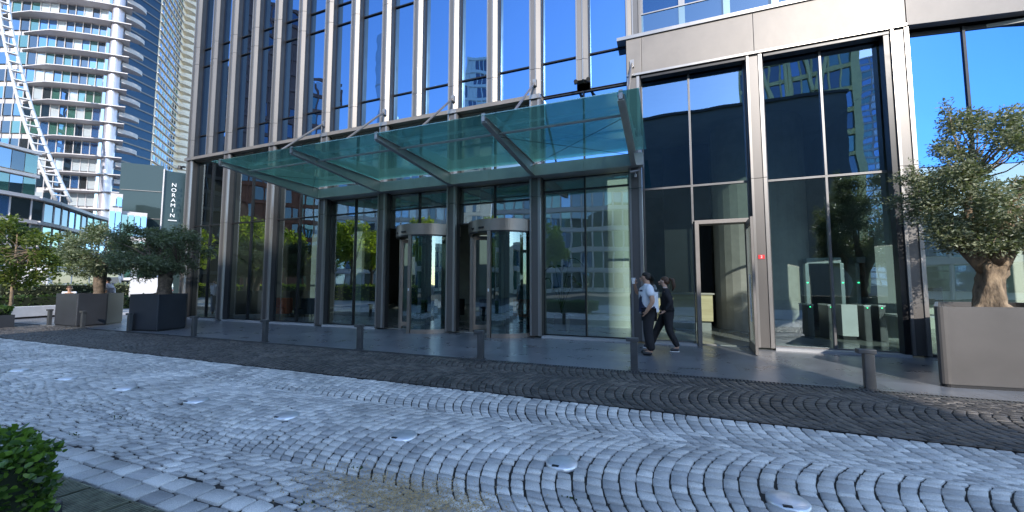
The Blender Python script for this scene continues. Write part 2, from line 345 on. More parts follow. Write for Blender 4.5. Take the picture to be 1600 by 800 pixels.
# slotted drain along the pavement and the wide grate by the hedge
dr = thing('slot_drain', 'long narrow slotted drain between dark cobbles and granite pavement', 'drain', (0, 7.04, 0))
MB().box(-20, 12, 6.972, 6.982, -.03, .006).box(-20, 12, 7.073, 7.083, -.03, .006).build('rail', 'bollard_metal', dr)
mb = MB(); x = -14
while x < 9: mb.box(x, x+.022, 6.983, 7.072, -.012, .004); x += .05
mb.build('slat', 'bollard_metal', dr)
MB().box(-20, 12, 6.983, 7.072, -.04, -.028).build('channel', 'black', dr)
gr = thing('drainage_grate', 'wide rusty green metal drainage grate beside the clipped hedge', 'grate', (-3, 1.5, 0))
MB().box(-14, 10, 1.38, 1.392, -.03, .006).box(-14, 10, 1.648, 1.66, -.03, .006).build('frame', 'grate_metal', gr)
MB().box(-14, 10, 1.393, 1.647, -.045, -.03).build('channel', 'black', gr)
mb = MB(); x = -9
while x < 3:
    if (x*100) % 50 > 3: mb.bar((x, 1.393, 0), (x+.045, 1.647, 0), .014, .018)
    x += .03
mb.build('slat', 'grate_metal', gr)

# in-ground lights
for i, (x, y) in enumerate(DISC):
    lab = ['farthest recessed steel ground light, near the left end of the row in the pale cobbles', 'second recessed ground light from the left end of the row in the pale cobbles',
           'third recessed ground light from the left end of the row in the pale cobbles', 'fourth recessed ground light from the left in the pale cobbles',
           'fifth recessed ground light from the left in the pale cobbles', 'sixth recessed ground light from the left, left of the tan debris patch',
           'recessed ground light just right of the tan debris patch on pale cobbles', 'nearest and largest recessed ground light at the lower right of the pale cobbles'][i]
    t = thing('ground_light', lab, 'ground light', (x, y, 0), 'round ground lights set in a row in the pale cobbles')
    rings = [(.132, -.02), (.132, .006), (.122, .014), (.06, .021), (.002, .023)]; V = []; Fc = []
    for r_, z_ in rings:
        for k in range(32): V.append((x+r_*math.cos(k*math.pi/16), y+r_*math.sin(k*math.pi/16), z_))
    for j in range(len(rings)-1):
        for k in range(32): Fc.append((j*32+k, j*32+(k+1) % 32, (j+1)*32+(k+1) % 32, (j+1)*32+k))
    MB().add(V, Fc).build('cover', 'disc_metal', t, smooth=True)
    MB().box(x-.055, x+.0, y-.118, y-.095, .012, .021).build('lens_slot', 'black', t)

# debris patch
n = 7000; rs = np.random.RandomState(3); V = []; Fq = []
cx = rs.normal(-1.72, .34, n)+rs.choice([0, .25, -.3], n); cy = rs.normal(2.36, .15, n)
for i in range(n):
    a = rs.uniform(0, 6.28); l = rs.uniform(.003, .010); b = l*.6; z0 = .008+rs.uniform(0, .003)
    for u, v in ((-l, 0), (0, -b), (l, 0), (0, b)): V.append((cx[i]+u*math.cos(a)-v*math.sin(a), cy[i]+u*math.sin(a)+v*math.cos(a), z0+u*.3))
    Fq.append((4*i, 4*i+1, 4*i+2, 4*i+3))
mat('tan_debris', (.52, .38, .20), .9, var=.3, scale=40)
tag(fast_mesh('tan_debris', V, Fq, 'tan_debris'), 'tan scatter of dry petals and sand on the pale cobbles', 'debris', kind='stuff')
# weeds in the joints
V = []; Fq = []; i = 0
for c in range(18):
    x0 = rs.uniform(-9, 4); y0 = rs.uniform(1.9, 6.9) if c > 45 else rs.uniform(1.7, 3)
    for k in range(9):
        x = x0+rs.normal(0, .05); y = y0+rs.normal(0, .02); a = rs.uniform(0, 6.28); h = rs.uniform(.006, .016)
        dx, dy = .006*math.cos(a), .006*math.sin(a)
        V += [(x-dx, y-dy, -.005), (x+dx, y+dy, -.005), (x+dx*1.5, y+dy*1.5-.005, h), (x-dx*.5, y-dy*.5-.006, h)]; Fq.append((i, i+1, i+2, i+3)); i += 4
tag(fast_mesh('weeds', V, Fq, 'green_leaf'), 'small green weeds growing in joints of the cobbles', 'weeds', kind='stuff')

# ------------------------------------------------------------------ office building
YF, YG = 10.42, 10.66
bld = thing('office_building', 'glass and brushed aluminium office tower with tall lobby and metal fins', 'building', (-9, 10.42, 0))
ZT = 23.0
PRI = [-19.34, -16.88, -14.25, -11.55, -8.90, -6.23, -3.50, -.76]
SEC = [-18.1, -15.56, -12.93, -10.30, -7.60, -4.88, -2.12]
PW = .33
JZ = [3.97, 7.75, 11.2, 12.0, 15.2, 16.0, 19.2]
def pil(x, z0, z1, wd=PW, kind=0):
    """folded sheet pilaster in cuts at the joints: bright edges, recessed centre"""
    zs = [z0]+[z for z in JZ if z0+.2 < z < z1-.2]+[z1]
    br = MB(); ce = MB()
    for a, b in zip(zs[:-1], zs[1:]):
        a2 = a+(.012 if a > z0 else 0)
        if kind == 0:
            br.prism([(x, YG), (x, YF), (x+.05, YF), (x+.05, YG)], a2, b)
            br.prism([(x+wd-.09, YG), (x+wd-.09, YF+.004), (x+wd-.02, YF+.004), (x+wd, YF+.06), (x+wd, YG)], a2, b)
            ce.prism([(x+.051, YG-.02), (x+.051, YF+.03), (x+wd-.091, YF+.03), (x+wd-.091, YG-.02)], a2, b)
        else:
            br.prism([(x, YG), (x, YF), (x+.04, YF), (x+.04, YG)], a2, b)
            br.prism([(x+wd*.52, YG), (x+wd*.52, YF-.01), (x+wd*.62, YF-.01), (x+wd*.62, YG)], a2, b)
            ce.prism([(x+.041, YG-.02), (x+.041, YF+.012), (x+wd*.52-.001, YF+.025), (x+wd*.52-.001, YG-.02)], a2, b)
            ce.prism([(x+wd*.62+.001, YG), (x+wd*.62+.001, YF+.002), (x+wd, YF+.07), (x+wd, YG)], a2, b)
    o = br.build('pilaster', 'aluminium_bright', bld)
    MB().box(x+wd+.0005, x+wd+.014, YF+.078, YG+.02, z0, z1).box(x-.014, x-.0005, YF+.05, YG+.02, z0, z1).build('shade_plate', 'shade_grey', o); ce.build('pilaster_centre', 'aluminium', o); return o  # dark reveal plates paint shade onto fin sides that the sun lights
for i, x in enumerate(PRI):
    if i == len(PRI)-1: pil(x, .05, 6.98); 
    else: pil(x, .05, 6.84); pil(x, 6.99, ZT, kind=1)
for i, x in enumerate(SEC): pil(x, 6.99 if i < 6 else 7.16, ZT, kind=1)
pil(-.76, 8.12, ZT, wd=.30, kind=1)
def window(x0, x1, z0, z1, gm, y=YG, mull=(), trans=(), fr='dark_frame', fw=.03, glassdy=.05):
    g = MB(); xs = [x0]+list(mull)+[x1]; zs = [z0]+list(trans)+[z1]
    for a, b in zip(xs[:-1], xs[1:]):
        for c, d in zip(zs[:-1], zs[1:]):
            t1 = random.uniform(-.0012, .0012); t2 = random.uniform(-.0012, .0012); yy = y+glassdy
            g.quad((a, yy+t1, c), (b, yy-t1, c), (b, yy-t1+t2, d), (a, yy+t1+t2, d))
    o = g.build('window', gm, bld)
    f = MB()
    f.box(x0, x0+fw, y, y+.09, z0, z1).box(x1-fw, x1, y, y+.09, z0, z1)
    f.box(x0+fw, x1-fw, y+.001, y+.09, z0, z0+fw).box(x0+fw, x1-fw, y+.001, y+.09, z1-fw, z1)
    for m_ in mull: f.box(m_-.022, m_+.022, y-.004, y+.088, z0+fw, z1-fw)
    for t_ in trans:
        for a, b in zip(xs[:-1], xs[1:]): f.box(a+(fw if a == x0 else .022), b-(fw if b == x1 else .022), y-.002, y+.086, t_-.022, t_+.022)
    f.build('frame', fr, o); return o
# upper floors
ALL = sorted([(x, 0) for x in PRI]+[(x, 1) for x in SEC])
LV = [(6.98, 7.995), (8.0, 11.195), (11.2, 11.995), (12.0, 15.195), (15.2, 15.995), (16.0, 19.195), (19.2, 22.9)]
for (a, _), (b, _) in zip(ALL[:-1], ALL[1:]):
    for z0, z1 in LV:
        window(a+PW+.014, b-.014, z0, z1, 'upper_glass', fw=.016)
window(-3.17, -.76, 4.86, 6.95, 'upper_glass', mull=(-1.965,))
# lower windows
for i in range(7):
    a, b = PRI[i]+PW, PRI[i+1]; mid = (a+b)/2
    if i < 3: window(a, b, .06, 6.84, 'lobby_glass', mull=(mid,), trans=(3.97,))
    elif i == 3: window(a, b, .06, 4.5, 'lobby_glass', mull=(mid,), trans=(3.97,)); window(a, b, 4.86, 6.84, 'lobby_glass', mull=(mid,))
    elif i in (4, 5): window(a, b, 3.34, 4.5, 'lobby_glass', mull=(mid,), trans=(3.97,)); window(a, b, 4.86, 6.84, 'lobby_glass', mull=(mid,))
    else: window(a, b, .06, 4.5, 'lobby_glass', mull=(mid,), trans=(4.14,))
# right bays: door bay, turnstile bay
XD0, XD1 = .80, 1.90
window(-.41, .74, .06, 3.97, 'lobby_glass', fr='grey_frame', fw=.02); window(-.41, .74, 3.975, 6.98, 'hall_glass', fr='grey_frame', fw=.02)
window(.745, 1.985, 3.06, 3.97, 'lobby_glass', fr='grey_frame', fw=.02); window(.745, 1.985, 3.975, 6.98, 'hall_glass', fr='grey_frame', fw=.02)
window(2.355, 4.695, .06, 3.94, 'lobby_glass', mull=(3.52,), fr='grey_frame', fw=.02); window(2.355, 4.695, 3.945, 6.98, 'hall_glass', mull=(3.52,), fr='grey_frame', fw=.02)
pil(2.0, .05, 6.98, wd=.34); pil(4.71, .05, 6.98, wd=.32)
MB().box(2.36, 4.69, YF+.02, YG, 6.9, 6.978).box(-.41, 1.98, YF+.02, YG, 6.9, 6.978).build('window_head', 'dark_frame', bld)
MB().box(4.6, 4.708, YG-.2, YG, .05, 6.9).build('window_reveal', 'dark_frame', bld)
# sills and ledge
mat('sill_metal', (.42, .43, .45), .35, .2); 
for a, b in [(PRI[i]+PW+.002, PRI[i+1]-.002) for i in (0, 1, 2, 3, 6)]+[(-.42, .74), (2.343, 4.707)]: MB().box(a, b, YF+.02, YG+.1, 0, .055).build('sill', 'sill_metal', bld)
for i in range(6): MB().box(PRI[i]+(PW+.002 if i else -.12), PRI[i+1]-.002, YF-.03, YG-.002, 6.85, 6.97).box(PRI[i]+PW+.001, PRI[i+1]-.001, YG-.05, YG+.1, 6.8, 6.849).build('ledge', 'aluminium_panel', bld)
for i in range(7): MB().box(PRI[i]-.001, PRI[i]+PW+.001, YF-.034, YG, 6.848, 6.974).build('ledge_cap', 'aluminium_bright', bld)
# big metal band over the right bays, bent at the corner
BX = 5.03; BA = R(8)
def bent(s, dy=0): return (BX+s*math.cos(BA)-dy*math.sin(BA), YF+s*math.sin(BA)+dy*math.cos(BA))
band = MB()
for a, b in ((-.76, -.385), (-.375, 2.16), (2.17, 4.96)): band.box(a, b, YF-.03, YF+.16, 6.985, 8.0)
bo = band.build('fascia_band', 'aluminium_panel', bld, bevel=.006)
def bprism(mb, s0, s1, d0, d1, z0, z1): return mb.prism([bent(s0, d0), bent(s1, d0), bent(s1, d1), bent(s0, d1)], z0, z1)
bprism(bprism(MB(), -.06, 3.6, -.03, .16, 6.985, 8.0), 3.61, 8, -.03, .16, 6.985, 8.0).build('fascia_band', 'aluminium_panel', bld, bevel=.006)
cp = MB().box(-1.0, 5.03, YF-.07, YF+1.3, 8.002, 8.09); bprism(cp, 0.003, 8, -.07, 1.3, 8.002, 8.09); cp.build('fascia_coping', 'aluminium_bright', bld)
MB().box(-.76, 5.0, YF-.031, YF+.0, 6.985, 7.04).build('fascia_lip', 'aluminium_bright', bo)
# glass balustrade
bal = MB().quad((-.36, YF+.02, 8.1), (5.0, YF+.02, 8.1), (5.0, YF+.02, 8.62), (-.36, YF+.02, 8.62)).build('balustrade', 'rail_glass', bld)
MB().box(-.37, 5.02, YF+.0, YF+.04, 8.62, 8.65).build('handrail', 'aluminium_bright', bal)
bprism(MB(), .0, 8, .0, .04, 8.62, 8.65).build('handrail', 'aluminium_bright', bal)
MB().quad((*bent(.0, .02), 8.1), (*bent(8, .02), 8.1), (*bent(8, .02), 8.62), (*bent(0, .02), 8.62)).build('balustrade', 'rail_glass', bld)
# recessed terrace front
x = -.45
mat('curtain', (.05, .10, .16), .9, var=.35, scale=14, stretch=(1, 1, .02))
while x < 12:
    o = MB().quad((x+.1, YF+1.15, 8.1), (x+1.05, YF+1.15, 8.1), (x+1.05, YF+1.15, 12), (x+.1, YF+1.15, 12)).build('terrace_window', 'terrace_glass', bld)
    MB().box(x-.06, x+.1, YF+1.0, YF+1.16, 8.1, 12).build('frame', 'aluminium_bright', o); x += 1.11
# windows of the bent wall
y0 = YG-YF
for s0, s1, zz in ((.03, 1.05, 0), (1.1, 2.9, 0), (2.95, 4.8, 0), (4.85, 7.9, 0)):
    for z0, z1, gm in ((3.97, 6.9, 'corner_glass'), (.06, 3.95, 'lobby_glass')): g = MB().quad((*bent(s0, y0), z0), (*bent(s1, y0), z0), (*bent(s1, y0), z1), (*bent(s0, y0), z1)).build('window', gm, bld)
    f = MB(); bprism(f, s1, s1+.05, y0-.03, y0+.07, .05, 6.95); bprism(f, s0, s1, y0-.004, y0+.06, 6.86, 6.95); bprism(f, s0, s1, y0-.02, y0+.07, 0, .06); f.build('frame', 'dark_frame', g)
# canopy beam on the wall and entrance canopy
CZ = 4.88
wb = MB()
for a, b in zip([-11.56, -8.71, -7.3, -6.04, -4.7, -3.31, -1.9], [-8.716, -7.306, -6.046, -4.706, -3.316, -1.906, -.40]): wb.box(a, b, 10.24, YG+.12, 4.53, CZ-.03)
can = wb.build('canopy', 'canopy_steel', bld)
BXS = [-11.40, -8.68, -6.02, -3.32, -.62]
for x in BXS:
    mb = MB()
    P = [(6.98, CZ-.10), (6.98, CZ-.01), (10.24, CZ-.01), (10.24, CZ-.34), (9.9, CZ-.34)]
    for s_ in (0,):
        V = [(x-.012, y, z) for y, z in P]+[(x+.012, y, z) for y, z in P]; n = len(P)
        mb.add(V, [tuple(range(n)), tuple(range(n, 2*n))[::-1]]+[(i, n+i, n+(i+1) % n, (i+1) % n) for i in range(n)])
    mb.box(x-.06, x+.06, 6.97, 10.24, CZ-.012, CZ+.004)
    mb.bar((x, 6.97, CZ-.108), (x, 9.9, CZ-.348), .12, .016)
    mb.bar((x, 9.9, CZ-.347), (x, 10.24, CZ-.347), .12, .016)
    mb.build('canopy_beam', 'canopy_steel', can)
    MB().box(x-.035, x+.035, 6.93, 6.99, CZ-.10, CZ+.07).build('beam_clip', 'aluminium_bright', can)
    mb = MB().tube([(x, 7.85, CZ+.06), (x-.0, 10.36, 7.3)], .032, 8); mb.box(x-.05, x+.05, 10.34, 10.43, 7.2, 7.4); mb.box(x-.012, x+.012, 7.75, 7.95, CZ+.02, CZ+.12)
    mb.build('tie_rod', 'aluminium_bright', can)
for a, b in zip(BXS[:-1], BXS[1:]):
    MB().tube([(a+.013, 7.72, CZ-.07), (b-.013, 7.72, CZ-.07)], .03, 8).build('cross_bar', 'canopy_steel', can)
MB().tube([(-3.3, 10.0, CZ-.15), (-.65, 7.8, CZ-.09)], .006, 5).tube([(-3.3, 7.8, CZ-.12), (-.65, 10.0, CZ-.15)], .006, 5).build('brace_wire', 'dark_frame', can)
MB().tube([(-11.38, 10.0, CZ-.15), (-8.7, 7.8, CZ-.09)], .006, 5).tube([(-11.38, 7.8, CZ-.12), (-8.7, 10.0, CZ-.15)], .006, 5).build('brace_wire', 'dark_frame', can)
ga = [-11.72]+[x for x in BXS[1:-1]]+[-.30]
for a, b in zip(ga[:-1], ga[1:]):
    MB().box(a+.006, b-.006, 6.92, 10.20, CZ+.02, CZ+.038).build('canopy_glass', 'canopy_glass', can)

# revolving doors
def rev(cx, label):
    cy, r = 11.02, 1.12
    o = MB().arc(cx, cy, r-.1, r, R(180), R(360), 3.0, 3.335, 48).build('revolving_door', 'bronze_metal', bld); o['label'] = label
    MB().arc(cx, cy, 0.0, r-.105, R(180), R(360), 3.02, 3.30, 24).build('soffit', 'dark_frame', o)
    MB().arc(cx, cy, r-.11, r-.005, R(180), R(360), 2.96, 3.0, 24).build('door_track', 'dark_frame', o)
    for a in (186, 268, 352):
        MB().obox((cx+(r-.05)*math.cos(R(a)), cy+(r-.05)*math.sin(R(a))), R(a), .055, .05, .0, 2.99).build('post', 'bronze_metal', o)
    MB().arc(cx, cy, r-.055, r-.045, R(272), R(348), .12, 2.96, 14).build('curved_glass', 'door_glass', o)
    MB().arc(cx, cy, r-.09, r-.01, R(272), R(348), .0, .12, 14).build('kick_rail', 'bronze_metal', o)
    for k, a in enumerate((205, 295, 25, 115)):
        d = Vector((math.cos(R(a)), math.sin(R(a)), 0)); c = Vector((cx, cy, 0)); L_ = r-.16
        lf = MB()
        for s0, s1 in ((.04, .12), (L_-.07, L_)): lf.bar(c+d*s0+Vector((0, 0, 1.53)), c+d*s1+Vector((0, 0, 1.53)), .045, 2.84)
        lf.bar(c+d*.12+Vector((0, 0, .19)), c+d*(L_-.07)+Vector((0, 0, .19)), .045, .14); lf.bar(c+d*.12+Vector((0, 0, 2.89)), c+d*(L_-.07)+Vector((0, 0, 2.89)), .045, .12)
        l = lf.build('door_leaf', 'dark_frame' if k else 'bronze_metal', o)
    gl = MB()
    for a in (205, 295, 25, 115):
        d = Vector((math.cos(R(a)), math.sin(R(a)), 0)); c = Vector((cx, cy, 0)); gl.quad(c+d*.12+Vector((0, 0, .26)), c+d*(r-.23)+Vector((0, 0, .26)), c+d*(r-.23)+Vector((0, 0, 2.83)), c+d*.12+Vector((0, 0, 2.83)))
    gl.build('leaf_glass', 'door_glass', o)
    for a, w_ in ((235, .03), (255, .09)):
        d = (cx+(r+.012)*math.cos(R(a)), cy+(r+.012)*math.sin(R(a))); MB().obox(d, R(a+90), w_, .018, 3.07, 3.12).build('door_sensor', 'black', o)
    a = 268; d = (cx+(r+.006)*math.cos(R(a)), cy+(r+.006)*math.sin(R(a)))
    MB().obox(d, R(a+90), .02, .008, 1.28, 1.36).build('push_button', 'disc_metal', o)
rev(-7.16, 'left revolving door with bronze drum'); rev(-4.50, 'right revolving door with bronze drum')
# entrance door with frame, standing open
d = MB().box(.76, .85, YF-.02, YG+.1, .0, 3.04).box(1.88, 1.97, YF-.02, YG+.1, 0, 3.04).box(.85, 1.88, YF-.02, YG+.1, 2.95, 3.04).build('door', 'aluminium_panel', bld, bevel=.006)
ha = (1.86, YF-.03); ang = R(266)
dv = Vector((math.cos(ang), math.sin(ang), 0)); h0 = Vector((ha[0], ha[1], 0)); lf = MB()
for s0, s1 in ((.0, .07), (.80, .87)): lf.bar(h0+dv*s0+Vector((0, 0, 1.48)), h0+dv*s1+Vector((0, 0, 1.48)), .05, 2.92)
lf.bar(h0+dv*.07+Vector((0, 0, .12)), h0+dv*.8+Vector((0, 0, .12)), .05, .2); lf.bar(h0+dv*.07+Vector((0, 0, 2.87)), h0+dv*.8+Vector((0, 0, 2.87)), .05, .13)
lf.build('door_leaf', 'aluminium_panel', d)
MB().quad(h0+dv*.07+Vector((0, 0, .22)), h0+dv*.8+Vector((0, 0, .22)), h0+dv*.8+Vector((0, 0, 2.8)), h0+dv*.07+Vector((0, 0, 2.8))).build('leaf_glass', 'door_glass', d)
MB().tube([h0+dv*.74+Vector((-.06, 0, .7)), h0+dv*.74+Vector((-.06, 0, 1.7))], .014, 8).build('door_handle', 'disc_metal', d)
# body of the building above and behind, corner return
MB().box(-19.2, 12, YG+.35, 30, 6.95, 7.6).box(-19.2, 12, YG+.35, 30, 22.9, 23.3).box(-19.2, -.6, YG+.2, 30, 8, 22.9).build('upper_storeys', 'dark_frame', bld)
MB().box(-.6, 12.5, YF+1.3, 30, 8.1, 22.9).build('upper_storeys', 'dark_frame', bld)
MB().box(-19.4, -19.22, YG, 30, .0, 23).build('side_wall', 'aluminium', bld)
# lobby shell
mat('lobby_floor', (.30, .31, .30), .18, var=.12, scale=.7)
mat('lobby_wall', (.66, .68, .60), .6, var=.06, scale=.8); mat('lobby_dark', (.24, .26, .25), .5, var=.2, scale=.6); mat('beige_stone', (.52, .49, .44), .5, var=.08)
mat('desk_wood', (.62, .55, .34), .45, c2=(.50, .43, .25), scale=3, stretch=(.3, .3, 4))
MB().box(-19.2, 13, YG+.12, 26, -.045, .02).build('lobby_floor', 'lobby_floor', bld)
MB().box(-19.2, 13, YG+.2, 26, 6.86, 6.94).build('lobby_ceiling', 'lobby_dark', bld)
MB().box(-19.2, 13, 25.8, 26, .0, 6.86).build('back_wall', 'lobby_dark', bld)
MB().box(13, 13.2, YG+1.4, 26, .0, 6.86).build('lobby_side_wall', 'lobby_wall', bld)
MB().box(-2.45, -1.05, 13.6, 14.6, .02, 6.85).build('stone_core', 'lobby_wall', bld)
MB().box(-5.2, -2.46, 16.5, 17.0, .02, 6.85).build('inner_wall', 'lobby_wall', bld)
MB().box(.1, 1.75, 16.2, 16.5, .02, 6.85).build('inner_wall', 'black', bld)  # black sheet added as the darkness seen through the open door
MB().arc(3.05, 15.2, 0, 1.35, 0, 2*math.pi, .02, 6.85, 32).build('round_column', 'beige_stone', bld)
MB().box(5.4, 6.2, 13.4, 25, .02, 6.85).build('inner_wall', 'lobby_dark', bld)
MB().box(6.3, 12.9, 17.2, 17.5, .02, 6.85).build('inner_wall', 'lobby_wall', bld)
for x in (-17.2, -14.4, -11.6, -9.9, -7.4): MB().box(x, x+.55, 15.2, 15.8, .02, 6.85).build('inner_column', 'lobby_dark', bld)
# lobby things
t = thing('reception_desk', 'long pale wooden reception counter inside the lobby behind the pedestrians', 'counter', (0, 14, .02))
MB().box(-1.0, 1.45, 13.75, 14.35, .32, 1.16).build('front_panel', 'desk_wood', t, bevel=.01); MB().box(-.95, 1.4, 13.85, 14.3, .02, .319).build('plinth', 'lobby_dark', t); MB().box(-1.05, 1.5, 13.7, 14.4, 1.161, 1.2).build('counter_top', 'beige_stone', t)
# potted bird-of-paradise plant
t = thing('potted_plant', 'broad leafed indoor plant in a square pot behind the lobby glass', 'plant', (-2.95, 11.9, .02))
px, py = -2.95, 11.9
MB().prism([(px-.2, py-.2), (px+.2, py-.2), (px+.2, py+.2), (px-.2, py+.2)], .02, .55).build('pot', 'grey_frame', t, bevel=.02)
MB().prism([(px-.17, py-.17), (px+.17, py-.17), (px+.17, py+.17), (px-.17, py+.17)], .551, .56).build('soil', 'soil', t)
for a, h, ln, lean in ((10, 1.75, .55, .25), (190, 1.5, .45, .2), (60, 1.2, .5, .35), (330, 1.0, .45, .45), (150, 1.15, .4, .5), (260, .9, .4, .4), (100, 1.55, .5, .1)):
    dr_ = Vector((math.cos(R(a)), math.sin(R(a))*.6, 0)); st = [Vector((px, py, .5))+dr_*lean*(k/5)**1.6+Vector((0, 0, h*k/5)) for k in range(6)]
    MB().tube(st, [.012]*5+[.008], 5).build('stem', 'green_leaf', t)
    sd_ = dr_.cross(Vector((0, 0, 1))).normalized(); V = []; Fc = []
    for k in range(7):
        u = k/6; c = st[-1]+dr_*ln*u*.8+Vector((0, 0, ln*(.35*u-.75*u*u))); w_ = .13*math.sin(math.pi*min(1, u*.9+.08))**.8
        V += [c-sd_*w_+Vector((0, 0, .03)), c, c+sd_*w_+Vector((0, 0, .03))]
    for k in range(6): Fc += [(3*k, 3*k+1, 3*k+4, 3*k+3), (3*k+1, 3*k+2, 3*k+5, 3*k+4)]
    MB().add(V, Fc).build('leaf', 'green_leaf', t, smooth=True)
# metal detector gates, turnstiles, lectern
mat('green_led', (.05, 1, .35), .4, emit=1.6); mat('gate_panel', (.30, .36, .38), .4, .2)
def detector(x, lab):
    y = 14.2; t = thing('metal_detector', lab, 'metal detector', (x, y, .02), 'walk through metal detector gates in the lobby')
    for s_ in (-.42, .42):
        o = MB().box(x+s_-.045, x+s_+.045, y-.28, y+.28, .02, 2.1).build('side_panel', 'gate_panel', t, bevel=.01)
        MB().box(x+s_-.02, x+s_+.02, y-.292, y-.283, 1.525, 1.55).build('indicator_light', 'green_led', o)
    MB().box(x-.42, x+.42, y-.26, y+.26, 2.101, 2.27).build('top_panel', 'gate_panel', t, bevel=.01)
detector(4.42, 'left metal detector gate with green lights inside the lobby'); detector(5.62, 'right metal detector gate with green lights inside the lobby')
for k, (x, lab) in enumerate(((3.72, 'leftmost steel turnstile post cabinet in the lobby'), (4.18, 'second turnstile cabinet from the left in the lobby'), (4.95, 'third turnstile cabinet, beside the white box in the lobby'), (5.25, 'rightmost turnstile cabinet in the lobby'))):
    y = 13.2; t = thing('turnstile', lab, 'turnstile', (x, y, .02), 'security turnstile cabinets in the lobby')
    MB().box(x-.07, x+.07, y-.35, y+.35, .02, .92).build('cabinet', 'grey_frame', t, bevel=.02); MB().box(x-.075, x+.075, y-.36, y+.36, .921, .95).build('cover', 'disc_metal', t)
    MB().box(x-.012, x+.012, y-.366, y-.352, .87, .89).build('indicator_light', 'green_led', t)
t = thing('white_cabinet', 'pale plain cabinet standing between the turnstiles and gates in the lobby', 'cabinet', (4.6, 13, .02))
MB().box(4.42, 4.76, 12.9, 13.3, .12, .95).build('body', 'white_stone', t, bevel=.01); MB().box(4.45, 4.73, 12.95, 13.25, .02, .119).build('plinth', 'black', t)
# desk with monitor and chair behind the right planter
t = thing('monitor', 'wide black monitor seen through the glass left of the big olive trunk', 'monitor', (6.0, 12.6, .75))
MB().box(5.62, 6.32, 12.6, 12.64, 1.0, 1.42).build('screen', 'black', t, bevel=.005); MB().box(5.93, 6.0, 12.62, 12.66, .75, 1.0).box(5.85, 6.1, 12.5, 12.75, .741, .752).build('stand', 'black', t)
t = thing('office_desk', 'office desk under the black monitor behind the glass', 'desk', (6.1, 12.7, .02))
MB().box(5.3, 7.6, 12.3, 13.1, .70, .74).build('tabletop', 'white_stone', t)
for a, b in ((5.35, 12.35), (7.5, 12.35), (5.35, 13.0), (7.5, 13.0)): MB().box(a, a+.05, b, b+.05, .02, .699).build('leg', 'grey_frame', t)
# lounge seats
mat('orange_fabric', (.55, .13, .03), .7, bump=.3); mat('dark_fabric', (.03, .035, .04), .8, bump=.3)
def armchair(x, y, m_, lab, rz):
    t = thing('armchair', lab, 'armchair', (x, y, .02), 'lounge armchairs in the lobby')
    P = [(.42*math.cos(a), .38*math.sin(a)) for a in np.linspace(0, 2*math.pi, 20, endpoint=False)]
    MB().prism([(x+a, y+b) for a, b in P], .2, .45).build('seat', m_, t, bevel=.04)
    MB().arc(x, y, .36, .46, R(rz-100), R(rz+100), .2, .86, 14).build('backrest', m_, t, bevel=.02)
    for a in (45, 135, 225, 315): MB().tube([(x+.3*math.cos(R(a)), y+.28*math.sin(R(a)), .02), (x+.26*math.cos(R(a)), y+.24*math.sin(R(a)), .22)], .018, 6).build('leg', 'black', t)
armchair(-15.5, 12.2, 'orange_fabric', 'orange rounded armchair behind the lobby glass right of the left olive planters', 90)
armchair(-14.3, 12.4, 'dark_fabric', 'dark rounded armchair beside the orange one in the lobby', 60)
armchair(-6.6, 14.6, 'dark_fabric', 'dark rounded armchair seen through the left revolving door', 120)
armchair(-5.2, 14.8, 'orange_fabric', 'orange rounded armchair seen through the right revolving door', 90)
armchair(-8.2, 14.4, 'dark_fabric', 'dark rounded armchair seen left of the left revolving door', 60)

# wall mounted things
def text_mesh(body, size, name, mt, mtx, parent=None, ext=.004, space=1.0):
    c = bpy.data.curves.new(name, 'FONT'); c.body = body; c.size = size; c.extrude = ext; c.align_x = 'CENTER'; c.align_y = 'CENTER'; c.space_line = space
    tmp = bpy.data.objects.new(name, c); col.objects.link(tmp); dg = bpy.context.evaluated_depsgraph_get()
    me = bpy.data.meshes.new_from_object(tmp.evaluated_get(dg)); bpy.data.objects.remove(tmp); me.name = name; me.materials.clear(); me.materials.append(M[mt])
    me.transform(mtx); off = root_loc(parent); me.transform(Matrix.Translation(-off)); o = bpy.data.objects.new(name, me); col.objects.link(o)
    if parent: o.parent = parent
    return o
t = thing('number_plaque', 'small red plaque with a white number on the metal pilaster by the door', 'sign', (2.17, YF, 2.13))
MB().box(2.075, 2.205, YF+.018, YF+.028, 2.075, 2.17).build('plate', 'red_paint', t)
text_mesh('2', .085, 'number', 'white_letter', Matrix.Translation((2.14, YF+.015, 2.122)) @ Matrix.Rotation(R(90), 4, 'X'), t, .002)
t = thing('security_camera', 'small dark bullet camera mounted under the right end of the canopy', 'camera', (-.62, 10.4, 4.3))
MB().box(-.62, -.56, 10.36, 10.42, 4.26, 4.33).tube([(-.59, 10.38, 4.29), (-.59, 10.27, 4.36)], .012, 6).build('bracket', 'white_paint', t)
MB().tube([(-.50, 10.30, 4.40), (-.72, 10.18, 4.34)], [.03, .036], 10).build('housing', 'grey_frame', t)
for x, lab in ((-2.14, 'left small black spotlight under the fin end over the canopy'), (-1.80, 'right small black spotlight under the fin end over the canopy')):
    t = thing('spotlight', lab, 'spotlight', (x, 10.4, 7.9), 'black spotlights over the canopy')
    MB().box(x-.03, x+.03, 10.38, 10.45, 7.06, 7.16).build('bracket', 'black', t); MB().tube([(x, 10.36, 7.09), (x+.05, 10.2, 7.02)], [.035, .055], 10).build('housing', 'black', t)
t = thing('wall_lamp', 'small dark wall lamp on the far left corner pilaster under the ledge', 'lamp', (-19.4, 10.38, 6.5))
MB().box(-19.5, -19.36, 10.3, 10.42, 6.55, 6.6).build('arm', 'black', t); MB().tube([(-19.55, 10.3, 6.62), (-19.55, 10.3, 6.48)], [.06, .1], 10).build('housing', 'black', t)

